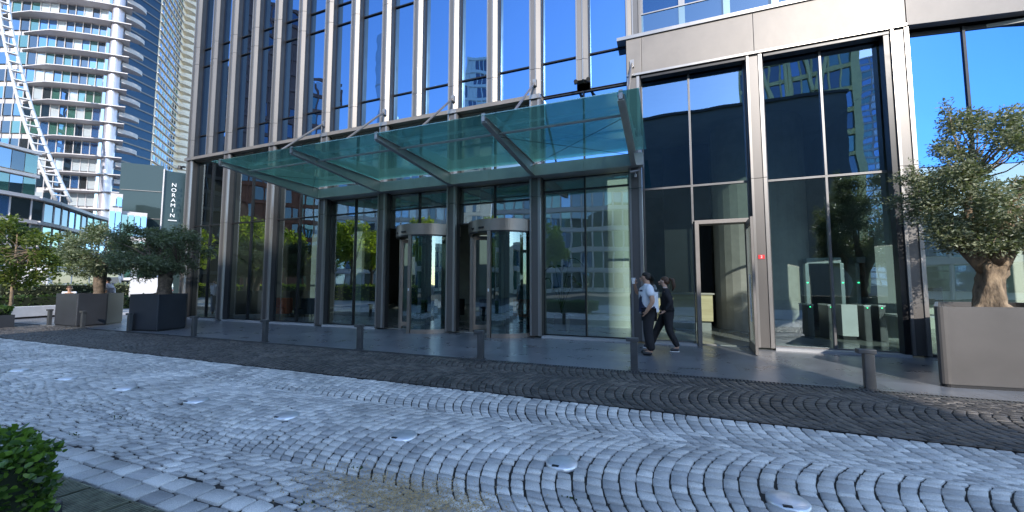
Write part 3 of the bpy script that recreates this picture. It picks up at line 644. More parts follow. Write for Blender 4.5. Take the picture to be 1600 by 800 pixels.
# ------------------------------------------------------------------ bollards
BP = [(-20.6, 'far left bollard in front of the bench wall, lit by sun'), (-18.35, 'dark bollard in front of the left olive planter'), (-15.62, 'dark bollard at the left corner of the middle olive planter'),
      (-12.45, 'dark bollard just right of the middle olive planter'), (-9.58, 'bollard before the glass bays left of the revolving doors'), (-6.5, 'bollard nearest to the left revolving door'),
      (-3.44, 'bollard before the right revolving door'), (-.5, 'tall dark bollard in front of the walking man'), (2.72, 'sunlit grey bollard left of the large olive planter')]
def bollard(x, y, lab):
    t = thing('bollard', lab, 'bollard', (x, y, 0), 'low metal bollards along the pavement edge')
    MB().box(x-.055, x+.065, y-.045, y+.045, .012, .50).build('post', 'bollard_metal', t, bevel=.008)
    MB().box(x-.125, x+.085, y-.058, y+.058, .501, .565).build('cap', 'bollard_metal', t, bevel=.01)
    MB().box(x-.10, x+.09, y-.065, y+.065, .0, .012).build('base_plate', 'bollard_metal', t)
    return t
b0 = bollard(BP[0][0], 7.14, BP[0][1])
for x, lab in BP[1:]: copy_tree(b0, (x, 7.14, 0), lab)

# ------------------------------------------------------------------ planters
def planter(P, h, mt, lab, rad=.03, n=3):
    P = [Vector(p) for p in P]; c = sum(P, Vector((0, 0)))/len(P)
    t = thing('planter', lab, 'planter', (c.x, c.y, 0), 'olive tree planters')
    def ring(inset):
        out = []
        m_ = len(P)
        for i in range(m_):
            p, a, b = P[i], P[i-1], P[(i+1) % m_]; e1 = (a-p).normalized(); e2 = (b-p).normalized(); bis = (e1+e2).normalized(); sn = abs(e1.cross(e2)); half = math.asin(min(1, math.sqrt((1-e1.dot(e2))/2)))
            q = p+bis*(inset/math.sin(half)); r_ = rad
            s0, s1 = q+e1*r_, q+e2*r_
            for k in range(n+1): u = k/n; out.append(s0*(1-u)**2+q*2*u*(1-u)+s1*u*u)
        return [(v.x, v.y) for v in out]
    O, I, Q = ring(0), ring(.04), ring(.02); m_ = len(O)
    V = [(x, y, .05) for x, y in O]+[(x, y, h) for x, y in O]+[(x, y, h) for x, y in I]+[(x, y, h-.12) for x, y in I]
    Fc = [(j*m_+i, j*m_+(i+1) % m_, (j+1)*m_+(i+1) % m_, (j+1)*m_+i) for j in range(3) for i in range(m_)]
    MB().add(V, Fc).build('shell', mt, t); MB().prism(Q, 0, .05).build('plinth', 'black', t); MB().prism(I, h-.16, h-.08).build('soil', 'soil', t)
    return t
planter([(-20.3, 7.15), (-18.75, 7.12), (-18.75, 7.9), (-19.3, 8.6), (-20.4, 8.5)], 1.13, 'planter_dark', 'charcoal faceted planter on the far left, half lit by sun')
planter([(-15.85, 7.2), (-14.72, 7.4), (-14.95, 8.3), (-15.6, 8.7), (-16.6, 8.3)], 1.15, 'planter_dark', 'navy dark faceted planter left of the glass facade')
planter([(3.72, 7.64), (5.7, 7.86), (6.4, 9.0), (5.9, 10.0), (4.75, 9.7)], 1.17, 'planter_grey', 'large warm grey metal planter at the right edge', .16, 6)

# ------------------------------------------------------------------ trees
def leaves(clumps, n, size, asp, rs, flat=.6, surf=.55):
    """clumps: (c, radius vec). many leaf quads spread through ellipsoids"""
    C = np.array([c for c, r in clumps]); Rr = np.array([r for c, r in clumps]); wgt = (Rr.prod(1))**(2/3); wgt /= wgt.sum()
    k = rs.choice(len(clumps), n, p=wgt)
    v = rs.normal(size=(n, 3)); v /= np.linalg.norm(v, axis=1, keepdims=True); rad = rs.uniform(0, 1, n)**(surf)*rs.uniform(.85, 1.12, n)
    P = C[k]+v*Rr[k]*rad[:, None]
    a = rs.normal(size=(n, 3)); a += v*.9; a[:, 2] *= flat; a /= np.linalg.norm(a, axis=1, keepdims=True)
    b = np.cross(a, rs.normal(size=(n, 3))); b /= np.linalg.norm(b, axis=1, keepdims=True)
    s = size*rs.uniform(.6, 1.35, (n, 1)); cc = np.cross(a, b)
    V = np.stack([P, P+a*s*.5-b*s*asp+cc*s*.06, P+a*s, P+a*s*.5+b*s*asp+cc*s*.06], 1).reshape(-1, 3)
    return V, np.arange(4*n).reshape(-1, 4)
def tree(name, lab, base, trunk, limbs, clumps, n, size, asp, leafm, barkm, seed, group=None, trunk_seg=14, noise=.16, twigs=40, surf=.55, cat='tree'):
    rs = np.random.RandomState(seed); random.seed(seed); t = thing(name, lab, cat, base, group)
    B = Vector(base); mb = MB()
    mb.tube([B+Vector(p) for p, r in trunk], [r for p, r in trunk], trunk_seg, noise)
    for L_ in limbs: mb.tube([B+Vector(p) for p, r in L_], [r for p, r in L_], 9, noise*.7)
    ends = [Vector(L_[-1][0])+B for L_ in limbs] or [Vector(trunk[-1][0])+B]
    cl = [(np.array(B)+np.array(c), np.array(r)) for c, r in clumps]
    for i in range(twigs):
        c, r = cl[rs.randint(len(cl))]; v = rs.normal(size=3); v /= np.linalg.norm(v); e = Vector(c+v*r*rs.uniform(.6, 1.0))
        s = min(ends, key=lambda q: (q-e).length); mid = (s+e)/2+Vector(rs.normal(size=3)*.06*(e-s).length)
        mb.tube([s, mid, e], [.022*(size*12)**.5, .012*(size*12)**.5, .004], 5, 0, False)
    mb.build('trunk', barkm, t, smooth=True)
    V, Fq = leaves(cl, n, size, asp, rs, surf=surf); fast_mesh('crown', V, Fq, leafm, t); return t
def crown(cx, cy, cz, rx, ry, rz, n, rs, k=(.28, .42), shell=.75):
    out = []
    for i in range(n):
        v = rs.normal(size=3); v /= np.linalg.norm(v); f = rs.uniform(.25, 1)**.5*shell
        q = rs.uniform(*k); out.append(((cx+v[0]*rx*f, cy+v[1]*ry*f, cz+v[2]*rz*f), (rx*q, ry*q, rz*q*rs.uniform(.7, 1.1))))
    return out
# big olive on the right
rs = np.random.RandomState(11)
cl = crown(0.12, 0, 2.02, 1.24, 1.1, 1.28, 82, rs, (.12, .23), .93)+[((-.1, -.3, 1.05), (.5, .4, .22)), ((.45, -.2, 1.1), (.5, .4, .25)), ((-.55, -.2, 1.3), (.35, .35, .3))]+[((-.62, -.2, 1.2), (.3, .3, .22)), ((-.35, 0, 2.95), (.16, .16, .32)), ((-.75, -.1, 1.9), (.22, .25, .3)), ((.9, .1, 1.6), (.4, .4, .4)), ((-.38, .0, 3.35), (.09, .09, .2)), ((-.3, 0, 3.1), (.2, .2, .25)), ((-.85, 0, 2.35), (.08, .08, .25))]
trunkR = [((0, 0, -.08), .33), ((-.02, 0, .0), .29), ((-.02, 0, .05), .22), ((-.03, 0, .12), .175), ((-.02, 0, .2), .16), ((-.02, 0, .3), .148), ((.0, .01, .4), .14), ((.0, .01, .5), .142), ((.01, 0, .58), .15), ((.01, 0, .65), .165), ((.02, 0, .72), .17), ((.02, 0, .8), .155), ((.0, 0, .92), .11)]
limbs = [[((-.03, 0, .68), .15), ((-.2, -.02, .9), .125), ((-.38, 0, 1.15), .09), ((-.5, .05, 1.5), .05)], [((.05, 0, .7), .14), ((.2, 0, .92), .10), ((.3, .05, 1.2), .08), ((.35, .1, 1.7), .045)],
         [((0, .05, .75), .11), ((.0, .15, 1.1), .08), ((-.1, .2, 1.6), .05), ((-.1, .1, 2.1), .03)], [((.0, -.08, .75), .1), ((.1, -.22, 1.1), .06), ((.1, -.3, 1.6), .04)]]
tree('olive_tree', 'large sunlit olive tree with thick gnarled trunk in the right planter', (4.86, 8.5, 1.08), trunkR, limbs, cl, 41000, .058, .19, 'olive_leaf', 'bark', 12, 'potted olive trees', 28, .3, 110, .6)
# two olives on the left
rs = np.random.RandomState(21)
trunkL = [((0, 0, -.05), .26), ((0, 0, .08), .2), ((.01, 0, .35), .17), ((.03, 0, .6), .19), ((.02, 0, .75), .13)]
limL = [[((-.02, 0, .55), .11), ((-.25, 0, .85), .08), ((-.5, 0, 1.05), .05)], [((.04, 0, .55), .1), ((.25, .1, .85), .07), ((.5, .1, 1.05), .04)], [((0, 0, .6), .09), ((0, -.2, .95), .06), ((.05, -.4, 1.2), .04)]]
cl = crown(-.3, 0, 1.55, 1.6, 1.4, 1.02, 72, rs, (.13, .25), .9)
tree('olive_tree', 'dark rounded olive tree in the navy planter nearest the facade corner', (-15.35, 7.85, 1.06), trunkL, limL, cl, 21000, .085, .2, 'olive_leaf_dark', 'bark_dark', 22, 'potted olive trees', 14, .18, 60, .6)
rs = np.random.RandomState(31)
trunkM = [((.05, 0, -.05), .22), ((.02, 0, .1), .16), ((.1, 0, .35), .13), ((.2, 0, .6), .11), ((.3, 0, .9), .08)]
limM = [[((.02, 0, .08), .13), ((-.12, 0, .4), .12), ((-.2, 0, .8), .09), ((-.3, 0, 1.2), .05)], [((.2, 0, .6), .09), ((.35, .0, 1.0), .06), ((.5, .1, 1.4), .04)]]
cl = crown(-.05, 0, 1.62, 1.5, 1.3, 1.05, 62, rs, (.13, .25), .9)
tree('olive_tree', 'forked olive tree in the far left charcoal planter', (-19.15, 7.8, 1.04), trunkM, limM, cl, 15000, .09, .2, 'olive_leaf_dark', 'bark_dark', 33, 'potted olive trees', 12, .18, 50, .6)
# young broadleaf at the far left
rs = np.random.RandomState(41)
bx, by = pol(-73.2, 29)
cl = crown(0, 0, 2.9, 1.9, 1.9, 1.7, 60, rs, (.12, .24), .95)
tree('young_tree', 'loose yellow green young tree with thin pale trunk at far left', (bx, by, 0), [((0, 0, 0), .07), ((0, 0, 1.2), .06), ((.03, 0, 2.5), .045), ((.0, 0, 4), .02)], [[((0, 0, 1.3), .04), ((.5, 0, 2.2), .025), ((.9, .2, 2.9), .015)], [((0, 0, 1.6), .04), ((-.5, 0, 2.4), .025), ((-1, .2, 3), .015)]],
     cl, 7000, .15, .32, 'maple_leaf', 'bark', 44, None, 8, .05, 50, .7)

# hedge at the lower left
def hedge(name, lab, boxm, n, size, asp, leafm, seed, fit=None, cat='hedge', core=None, group=None, kind=None):
    rs = np.random.RandomState(seed); x0, x1, y0, y1, z0, z1 = boxm
    P = rs.uniform(0, 1, (n, 3)); f = rs.randint(0, 5, n); e = rs.uniform(0, .09, n)**1.0
    P[f == 0, 2] = 1-e[f == 0]*1.2; P[f == 1, 0] = 1-e[f == 1]; P[f == 2, 0] = e[f == 2]; P[f == 3, 1] = 1-e[f == 3]; P[f == 4, 1] = e[f == 4]
    Q = P*np.array([x1-x0, y1-y0, z1-z0])+np.array([x0, y0, z0])
    bumpy = np.sin(Q[:, 0]*5+seed)*np.sin(Q[:, 1]*6+1)*.6+np.sin(Q[:, 0]*13)*np.sin(Q[:, 1]*11)*.4; Q[:, 2] += bumpy*.06*np.clip(P[:, 2], 0, 1)*(z1-z0)/.6
    Q += rs.normal(0, .02, Q.shape)*(size*12)
    a = rs.normal(size=(n, 3)); a[:, 2] = np.abs(a[:, 2])*.6; a /= np.linalg.norm(a, axis=1, keepdims=True)
    b = np.cross(a, rs.normal(size=(n, 3))); b /= np.linalg.norm(b, axis=1, keepdims=True); c = np.cross(a, b); s = size*rs.uniform(.4, 1.35, (n, 1))
    V = np.stack([Q, Q+a*s*.3-b*s*asp+c*s*.08, Q+a*s*.75-b*s*asp*.8+c*s*.05, Q+a*s, Q+a*s*.75+b*s*asp*.8+c*s*.05, Q+a*s*.3+b*s*asp+c*s*.08], 1).reshape(-1, 3)
    t = thing(name, lab, cat, ((x0+x1)/2, (y0+y1)/2, z0), group)
    if kind: t['kind'] = kind
    fast_mesh('foliage', V, np.arange(6*n).reshape(-1, 6), leafm, t)
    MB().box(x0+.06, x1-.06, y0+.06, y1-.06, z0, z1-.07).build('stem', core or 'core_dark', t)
    return t
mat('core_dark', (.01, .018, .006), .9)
hedge('clipped_hedge', 'glossy green clipped shrub hedge at the lower left corner', (-6.2, -3.20, .58, 1.20, .12, .58), 12500, .05, .27, 'hedge_leaf', 51)
t = thing('hedge_planter', 'low dark kerb trough holding the clipped hedge beside the grate', 'planter', (-5, .9, 0))
MB().box(-6.4, -3.62, 1.30, 1.36, -.004, .13).box(-3.62, -3.56, .5, 1.36, -.004, .13).box(-6.4, -3.62, .5, .56, -.004, .13).build('kerb', 'planter_dark', t, bevel=.006)
MB().box(-6.38, -3.63, .57, 1.29, -.003, .10).build('soil', 'soil', t)

# ------------------------------------------------------------------ far left ground level
def bench(az0, az1, d0, d1, h, lab):
    P = [pol(az0+(az1-az0)*k/8, d0+(d1-d0)*k/8) for k in range(9)]; t = thing('bench_wall', lab, 'bench', (*P[0], 0), 'low white stone bench walls')
    mb = MB()
    for a, b in zip(P[:-1], P[1:]):
        a = Vector((*a, 0)); b = Vector((*b, 0)); n_ = (b-a).normalized().cross(Vector((0, 0, 1)))*.5
        mb.prism([(a.x, a.y), (b.x, b.y), (b.x-n_.x, b.y-n_.y), (a.x-n_.x, a.y-n_.y)], .08, h)
    mb.build('seat', 'white_stone', t); mb = MB()
    for a, b in zip(P[:-1], P[1:]):
        a = Vector((*a, 0)); b = Vector((*b, 0)); n_ = (b-a).normalized().cross(Vector((0, 0, 1))); mb.prism([(a.x-n_.x*.06, a.y-n_.y*.06), (b.x-n_.x*.06, b.y-n_.y*.06), (b.x-n_.x*.4, b.y-n_.y*.4), (a.x-n_.x*.4, a.y-n_.y*.4)], 0, .079)
    mb.build('plinth', 'black', t)
bench(-73.6, -69.2, 26, 27.3, .5, 'low white bench wall left of the charcoal planter')
bench(-68.4, -66.0, 27, 29, .5, 'low white bench wall between the two olive planters')
def dd(az, d, h=0): p = pol(az, d); return (p[0], p[1], h)
def hedge_az(az, d, L_, W_, h, leafm, n, size, lab, seed, group=None, z0=0):
    p = pol(az, d); return hedge('hedge', lab, (p[0]-W_/2, p[0]+W_/2, p[1]-L_/2, p[1]+L_/2, z0, h), n, size, .35, leafm, seed, group=group)
hedge_az(-74.0, 32.5, 5, 1.4, .82, 'green_leaf', 2600, .12, 'dark low hedge in front of the parked white car at far left', 61)
hedge_az(-66.2, 33, 4, 1.2, .72, 'green_leaf', 2000, .12, 'low green hedge behind the person between the olive planters', 62)
hedge_az(-70.0, 34, 5.2, 1.4, 1.45, 'olive_leaf', 3500, .12, 'tall grey green hedge between the parked car and the minibus', 63)
hedge_az(-65.8, 62, 11, 2, 4.3, 'bright_leaf', 3800, .3, 'bright yellow green climbing hedge far behind the vans', 64)
t = thing('dark_planter', 'small low dark planter box with groundcover at the far left edge', 'planter', dd(-74.6, 23))
p = pol(-75.0, 22.5); MB().box(p[0]-1, p[0]+1, p[1]-1, p[1]+.55, 0, .42).build('shell', 'planter_dark', t)
hedge('groundcover', 'low groundcover plants in the small dark planter at far left', (p[0]-.95, p[0]+.95, p[1]-.95, p[1]+.5, .4, .68), 1200, .12, .3, 'green_leaf', 65, cat='plants')
# slatted fence behind the person
t = thing('railing_fence', 'thin dark metal railing in front of the yellow green hedge', 'fence', dd(-65.5, 58))
A = Vector(dd(-67.6, 58)); B_ = Vector(dd(-63.8, 58)); mb = MB()
for k in range(26): q = A+(B_-A)*k/25; mb.box(q.x-.03, q.x+.03, q.y-.03, q.y+.03, 0, 1.9)
mb.bar(A+Vector((0, 0, 1.85)), B_+Vector((0, 0, 1.85)), .06, .06); mb.bar(A+Vector((0, 0, .25)), B_+Vector((0, 0, .25)), .06, .06); mb.build('railing', 'grey_frame', t)

# vehicles: built along local x (front = +x)
def vehicle(kind, lab, cat, az, d, rz, group=None):
    if kind == 'van':    Lh, W, prof = 2.5, .95, [(-2.45, .35), (2.4, .35), (2.5, .8), (2.3, 1.12), (1.55, 1.25), (.85, 1.92), (-.2, 2.02), (-2.35, 1.98), (-2.48, 1.2)]
    elif kind == 'bus':  Lh, W, prof = 3.4, 1.05, [(-3.4, .4), (3.1, .4), (3.4, .7), (3.3, 1.15), (2.7, 1.45), (2.1, 2.45), (1.4, 2.72), (-3.2, 2.72), (-3.4, 2.4)]
    else:                Lh, W, prof = 2.2, .9, [(-2.1, .3), (2.1, .3), (2.2, .65), (2.0, .85), (1.0, .98), (.35, 1.4), (-.9, 1.46), (-1.6, 1.05), (-2.15, .95)]
    t = thing({'van': 'delivery_van', 'bus': 'minibus', 'car': 'parked_car'}[kind], lab, cat, (0, 0, 0), group)
    n = len(prof)
    V = []
    for s_ in (-1, 1):
        for x, z in prof: V.append((x, s_*W, z))
    MB().add(V, [tuple(range(n)), tuple(range(n, 2*n))[::-1]]+[(i, n+i, n+(i+1) % n, (i+1) % n) for i in range(n)]).build('body', 'white_paint', t, bevel=.05)
    def side(x0, x1, z0, z1, xs0=0):
        for s_ in (-1, 1):
            w0, w1 = W+.015, W+.015
            MB().quad((x0, s_*w0, z0), (x1, s_*w0, z0), (x1-xs0, s_*w1, z1), (x0+.03, s_*w1, z1)).build('side_window', 'car_glass', t)
    if kind == 'van': side(.1, 1.35, 1.2, 1.75, .55); ws = ((1.5, 1.29), (.9, 1.87)); wh = (1.6, -1.6); wr = .34
    elif kind == 'bus':
        for a in (-3.1, -1.75, -.4): side(a, a+1.25, 1.5, 2.3)
        side(.95, 2.2, 1.45, 2.3, .2); ws = ((2.66, 1.5), (2.15, 2.37)); wh = (2.3, -2.2); wr = .38
    else: side(-1.2, -.2, 1.0, 1.35, .1); side(-.1, .85, 1.0, 1.35, .5); ws = ((.95, 1.01), (.4, 1.37)); wh = (1.35, -1.35); wr = .32
    (xa, za), (xb, zb) = ws; e = .02
    MB().quad((xa+e, -W+.1, za+e), (xa+e, W-.1, za+e), (xb+e, W-.22, zb+e), (xb+e, -W+.22, zb+e)).build('windscreen', 'car_glass', t)
    for x in wh:
        for s_ in (-1, 1):
            wl = MB().tube([(x, s_*(W-.2), wr), (x, s_*(W+.015), wr)], wr, 20).build('wheel', 'tyre', t)
            MB().tube([(x, s_*(W+.0), wr), (x, s_*(W+.03), wr)], wr*.6, 14).build('rim', 'rim', wl)
    zf = prof[3][1]-.25; xf = Lh
    for s_ in (-1, 1):
        MB().box(xf-.18, xf+.0, s_*W*.62-.16, s_*W*.62+.16, zf-.06, zf+.1).build('headlight', 'headlight', t)
        MB().box(-Lh-.0, -Lh+.1, s_*W*.8-.1, s_*W*.8+.1, .8, 1.15 if kind == 'bus' else .95).build('tail_light', 'red_light', t)
    MB().box(Lh-.15, Lh+.03, -W*.5, W*.5, .4, .62).build('grille', 'black', t)
    MB().box(Lh*.35, Lh*.35+.1, -W-.2, -W-.02, 1.1, 1.3).box(Lh*.35, Lh*.35+.1, W+.02, W+.2, 1.1, 1.3).build('mirror', 'black', t)
    t.location = dd(az, d); t.rotation_euler.z = R(rz); return t
vehicle('bus', 'white minibus with dark side windows behind the left olive tree', 'minibus', -69.2, 45, 118)
vehicle('van', 'white delivery van with sloped windscreen between the olive trunks', 'van', -65.3, 47, 235)
vehicle('car', 'white car parked at the far left edge beyond the hedge', 'car', -75.2, 40, 250)
vehicle('car', 'white car parked just right of the thin young trunk at far left', 'car', -71.9, 39, 250)

# ------------------------------------------------------------------ background towers
class Facade:
    """panes along a polyline; the first 100 are parts, the rest one part of kind stuff"""
    def __init__(s, t, limit=100): s.t = t; s.q = []; s.limit = limit
    def pane(s, a, b, z0, z1, m_): s.q.append((a, b, z0, z1, m_))
    def done(s, name='window'):
        s.q.sort(key=lambda q: q[2])
        for a, b, z0, z1, m_ in s.q[:s.limit]: MB().quad((*a, z0), (*b, z0), (*b, z1), (*a, z1)).build(name, m_, s.t)
        rest = {}
        mb = MB(); ms = []; me = None
        names = sorted(set(q[4] for q in s.q[s.limit:]))
        if not names: return
        V = []; Fc = []; mi = []
        for a, b, z0, z1, m_ in s.q[s.limit:]:
            n = len(V); V += [(*a, z0), (*b, z0), (*b, z1), (*a, z1)]; Fc.append((n, n+1, n+2, n+3)); mi.append(names.index(m_))
        o = MB().add(V, Fc).build(name, names[0], s.t)
        for nm in names[1:]: o.data.materials.append(M[nm])
        for p_, k in zip(o.data.polygons, mi): p_.material_index = k
        o['kind'] = 'stuff'
def polyline_at(P, step):
    """resample"""
    out = [Vector(P[0])]; acc = 0
    for a, b in zip(P[:-1], P[1:]):
        a = Vector(a); b = Vector(b); L_ = (b-a).length; pos = step-acc
        while pos <= L_: out.append(a+(b-a)*pos/L_); pos += step
        acc = (L_-(pos-step))
    return out
def off2(p, q, d):
    t_ = (Vector(q)-Vector(p)).normalized(); n_ = Vector((t_.y, -t_.x)); 
    if n_.dot(-(Vector(p))) < 0: n_ = -n_
    return n_*d
random.seed(5)
# round tower
C0 = Vector(pol(-59, 150)); R0 = 50.5
def cyl_pt(az, r=R0):
    d_ = Vector(pol(az, 1)); b = C0.dot(d_); disc = b*b-(C0.length_squared-r*r); return d_*(b-math.sqrt(max(0, disc)))
rt = thing('round_tower', 'curved glass tower with white sunshade floors and a slanting white arch', 'tower', (*(C0), 0))
fc = Facade(rt)
AZ = [-78+.55*k for k in range(int((78-68.4)/.55)+1)]
FLZ = [47-3.22*k for k in range(14)]
FLZ = [50.2, 53.4, 56.6, 59.9]+FLZ
core = MB()
for a, b in zip(AZ[:-1], AZ[1:]):
    p, q = cyl_pt(a, R0-.25), cyl_pt(b, R0-.25); core.quad((*p, 0), (*q, 0), (*q, 62), (*p, 62))
    pa, pb = cyl_pt(a), cyl_pt(b)
    for z in FLZ:
        if z < 8: continue
        m_ = random.choice(['blue_pane', 'blue_pane', 'tower_glass', 'pale_pane', 'pale_pane', 'green_pane', 'dark_pane'] if a > -73.5 else ['green_pane', 'dark_pane', 'dark_pane', 'tower_glass', 'blue_pane'])
        e = (pb-pa).normalized()*.07; fc.pane(tuple(pa+e), tuple(pb-e), z-3.22+.75, z-.28, m_)
core.build('spandrel', 'pale_slab', rt); fc.done()
mb = MB()
for a in AZ:
    p = cyl_pt(a, R0+.06); mb.obox(p, R(-a), .06, .1, 5, 62)
o = mb.build('mullion', 'pale_slab', rt); o['kind'] = 'stuff'
for i, z in enumerate(FLZ):
    zrow = (47-z)/3.22
    a0 = -75.5 if zrow < 0 else min(-70.2, -73.9+max(0, zrow-3)*.33)
    seg = [a0+(-66.9-a0)*k/14 for k in range(15)]; V = []; Fc = []
    for k, a in enumerate(seg):
        w_ = 1.9*min(1, (k+1)/4)
        pi_, po = cyl_pt(a, R0-.1 if k < 12 else R0-1.5), cyl_pt(a, R0+w_)
        V += [(*pi_, z-.12), (*po, z-.03), (*po, z+.12), (*pi_, z+.14)]
    for k in range(14):
        b_ = 4*k
        for j in range(4): Fc.append((b_+j, b_+(j+1) % 4, b_+4+(j+1) % 4, b_+4+j))
    Fc += [(0, 1, 2, 3), (56, 57, 58, 59)]
    if z > 8: MB().add(V, Fc).build('sunshade', 'pale_slab', rt)
mat('arch_white', (.74, .73, .74), .35, .3); mat('tower_column', (.60, .56, .60), .28, .6)
p = cyl_pt(-67.9, R0+.6); MB().arc(p.x, p.y, 0, .85, 0, 2*math.pi, 0, 62, 24).build('column', 'tower_column', rt, smooth=False)
pa, pb = cyl_pt(-68.4, R0-.3), cyl_pt(-67.5, R0-2.2); MB().quad((*pa, 0), (*pb, 0), (*pb, 62), (*pa, 62)).build('recess', 'dark_pane', rt)
# curved balcony noses on the right flank
for z in FLZ:
    if z < 20: continue
    c = cyl_pt(-67.15, R0-1.5); V = []
    P = [(c.x+1.6*math.cos(t_)*1.0, c.y+2.6*math.sin(t_)) for t_ in np.linspace(-.4, 1.5, 9)]; MB().prism(P+[(c.x-1, c.y)], z-1.2, z-.4).build('balcony', 'pale_slab', rt)
# slanting arch
A_ = []
for (x, y) in ((3, -60), (5, -20), (6.5, 5), (9, 30), (13, 56), (19, 84), (26, 112), (33, 140), (41, 169), (50, 197), (60, 225), (70, 250), (80, 273), (90, 296), (99, 315)):
    F_ = 607.2; dv = F*F_+r2*(x-800)+u2*(400-y); h = math.hypot(dv.x, dv.y); s_ = 93/h; A_.append(Vector((dv.x*s_, dv.y*s_, 1.5+dv.z*s_)))
n = len(A_); tn = Vector((math.cos(R(-70)), -math.sin(R(-70)), 0)).normalized(); tn = Vector((math.sin(R(20)), math.cos(R(20)), 0))
for sg_, wd in ((-1, .17), (1, .17)):
    mb = MB(); mb.tube([p+tn*sg_*(.35+.45*i/n) for i, p in enumerate(A_)], [wd+.1*i/n for i in range(n)], 8); mb.build('arch', 'arch_white', rt, smooth=True)
for i in range(n-1):
    for f in (0, .5):
        p = A_[i]+(A_[i+1]-A_[i])*f; wv = .35+.45*(i+f)/n; MB().bar(p-tn*wv, p+tn*wv, .75, .12).build('arch_rung', 'arch_white', rt)

# podium of the round tower, stepped
pd = thing('glass_podium', 'stepped glass podium with white floor bands in front of the round tower', 'building', (*pol(-72.4, 75), 0))
P0 = [pol(-79, 70), pol(-75.5, 72.5), pol(-72.4, 75), pol(-71.2, 78), pol(-70, 82.5), pol(-68.8, 88), pol(-67.4, 93)]
fc = Facade(pd); zs = [0, 3.0, 5.9, 8.9, 11.9]
Pm = polyline_at(P0, 1.9)
for a, b in zip(Pm[:-1], Pm[1:]):
    for z0, z1 in zip(zs[:-1], zs[1:]):
        e = (b-a).normalized()*.08; fc.pane(tuple(a+e), tuple(b-e), z0+.35, z1-.3, random.choice(['green_pane', 'green_pane', 'dark_pane', 'dark_pane', 'pale_pane', 'blue_pane']))
for a, b in zip(P0[:2], P0[1:3]):
    pa, pb = Vector(a)*1.03, Vector(b)*1.03
    for k in range(4):
        for z0 in (11.9, 14.9): u0, u1 = pa+(pb-pa)*(k+.03)/4, pa+(pb-pa)*(k+.97)/4; fc.pane(tuple(u0), tuple(u1), z0+.4, z0+2.7, random.choice(['green_pane', 'dark_pane', 'tower_glass']))
fc.done()
for z in zs[1:]:
    mb = MB()
    for a, b in zip(P0[:-1], P0[1:]):
        n_ = off2(a, b, .7); a = Vector(a); b = Vector(b); mb.prism([tuple(a-n_), tuple(b-n_), tuple(b+n_), tuple(a+n_)], z-.22, z+.18)
    mb.build('floor_band', 'pale_slab', pd)
for z in (14.9, 17.9):
    mb = MB()
    for a, b in zip(P0[:2], P0[1:3]):
        n_ = off2(a, b, .5); a = Vector(a)*1.03; b = Vector(b)*1.03; mb.prism([tuple(a-n_*3), tuple(b-n_*3), tuple(b+n_), tuple(a+n_)], z-.2, z+.15)
    mb.build('floor_band', 'pale_slab', pd)
mb = MB()
for a in Pm: mb.obox(a, R(72), .07, .12, 0, 11.9)
mb.build('mullion', 'pale_slab', pd)
mb = MB()
for a, b in zip(P0[:-1], P0[1:]): mb.quad((*(Vector(a)*1.004), 0), (*(Vector(b)*1.004), 0), (*(Vector(b)*1.004), 11.8), (*(Vector(a)*1.004), 11.8))
for a, b in zip(P0[:2], P0[1:3]): mb.quad((*(Vector(a)*1.036), 11), (*(Vector(b)*1.036), 11), (*(Vector(b)*1.036), 17.8), (*(Vector(a)*1.036), 17.8))
mb.build('inner_wall', 'cream', pd)
# terraced low block right of it
tb = thing('terraced_block', 'small terraced glass block with white frames right of the round tower', 'building', (*pol(-66, 57), 0))
fc = Facade(tb)
for a0, a1, d0, ht in ((-67.5, -66.6, 57, 10.8), (-66.6, -64.65, 57.5, 9.1)):
    n = max(2, int((a1-a0)/.45))
    for z in np.arange(.3, ht-1, 2.95):
        for k in range(n): fc.pane(pol(a0+(a1-a0)*(k+.08)/n, d0), pol(a0+(a1-a0)*(k+.92)/n, d0), z+.3, min(ht-.4, z+2.7), random.choice(['green_pane', 'pale_pane', 'blue_pane']))
    a, b = Vector(pol(a0, d0+.2)), Vector(pol(a1, d0+.2)); MB().prism([tuple(a), tuple(b), tuple(b*1.04), tuple(a*1.04)], 0, ht).build('wall', 'pale_slab', tb)
fc.done()
# dark glass building with the sign
nb = thing('dark_glass_building', 'dark flat glass building with vertical white lettering behind the olive tree', 'building', (*pol(-64, 62), 0))
a, b, c = pol(-66.9, 62), pol(-63.55, 60.5), pol(-60.5, 60.5)
glass('dark_reflect', 0, (.17, .22, .24), .12, .5, .05, .2, opaque=(.03, .048, .05), rough=.08)
MB().prism([a, b, (b[0]*1.3, b[1]*1.3), (a[0]*1.3, a[1]*1.3)], 0, 15.2).build('wall', 'dark_reflect', nb)
MB().prism([(b[0]+.02, b[1]+.03), c, (c[0]*1.3, c[1]*1.3), (b[0]*1.3, b[1]*1.3+.1)], 0, 14.7).build('sign_wall', 'dark_reflect', nb)
p = pol(-63.52, 60.3); MB().obox(p, R(63), .06, .06, 0, 14.8).build('corner_post', 'pale_slab', nb)
for z in np.arange(2.5, 14, 3.2):
    q0, q1 = pol(-66.8, 61.85), pol(-63.6, 60.42); MB().bar((*q0, z), (*q1, z), .05, .05).build('mullion', 'grey_frame', nb)
sg = thing('building_sign', 'vertical white letters reading NORAMIN on the dark glass wall', 'sign', (*pol(-62.6, 60.0), 9))
mtx = Matrix.Translation((*pol(-62.62, 59.8), 10.1)) @ Matrix.Rotation(R(64), 4, 'Z') @ Matrix.Rotation(R(90), 4, 'X')
for k, ch in enumerate('NORAMIN'):
    text_mesh(ch, .60, 'letter', 'white_letter', Matrix.Translation((*pol(-62.62, 59.8), 12.95-.60*k)) @ Matrix.Rotation(R(62.6), 4, 'Z') @ Matrix.Rotation(R(90), 4, 'X'), sg, .03)
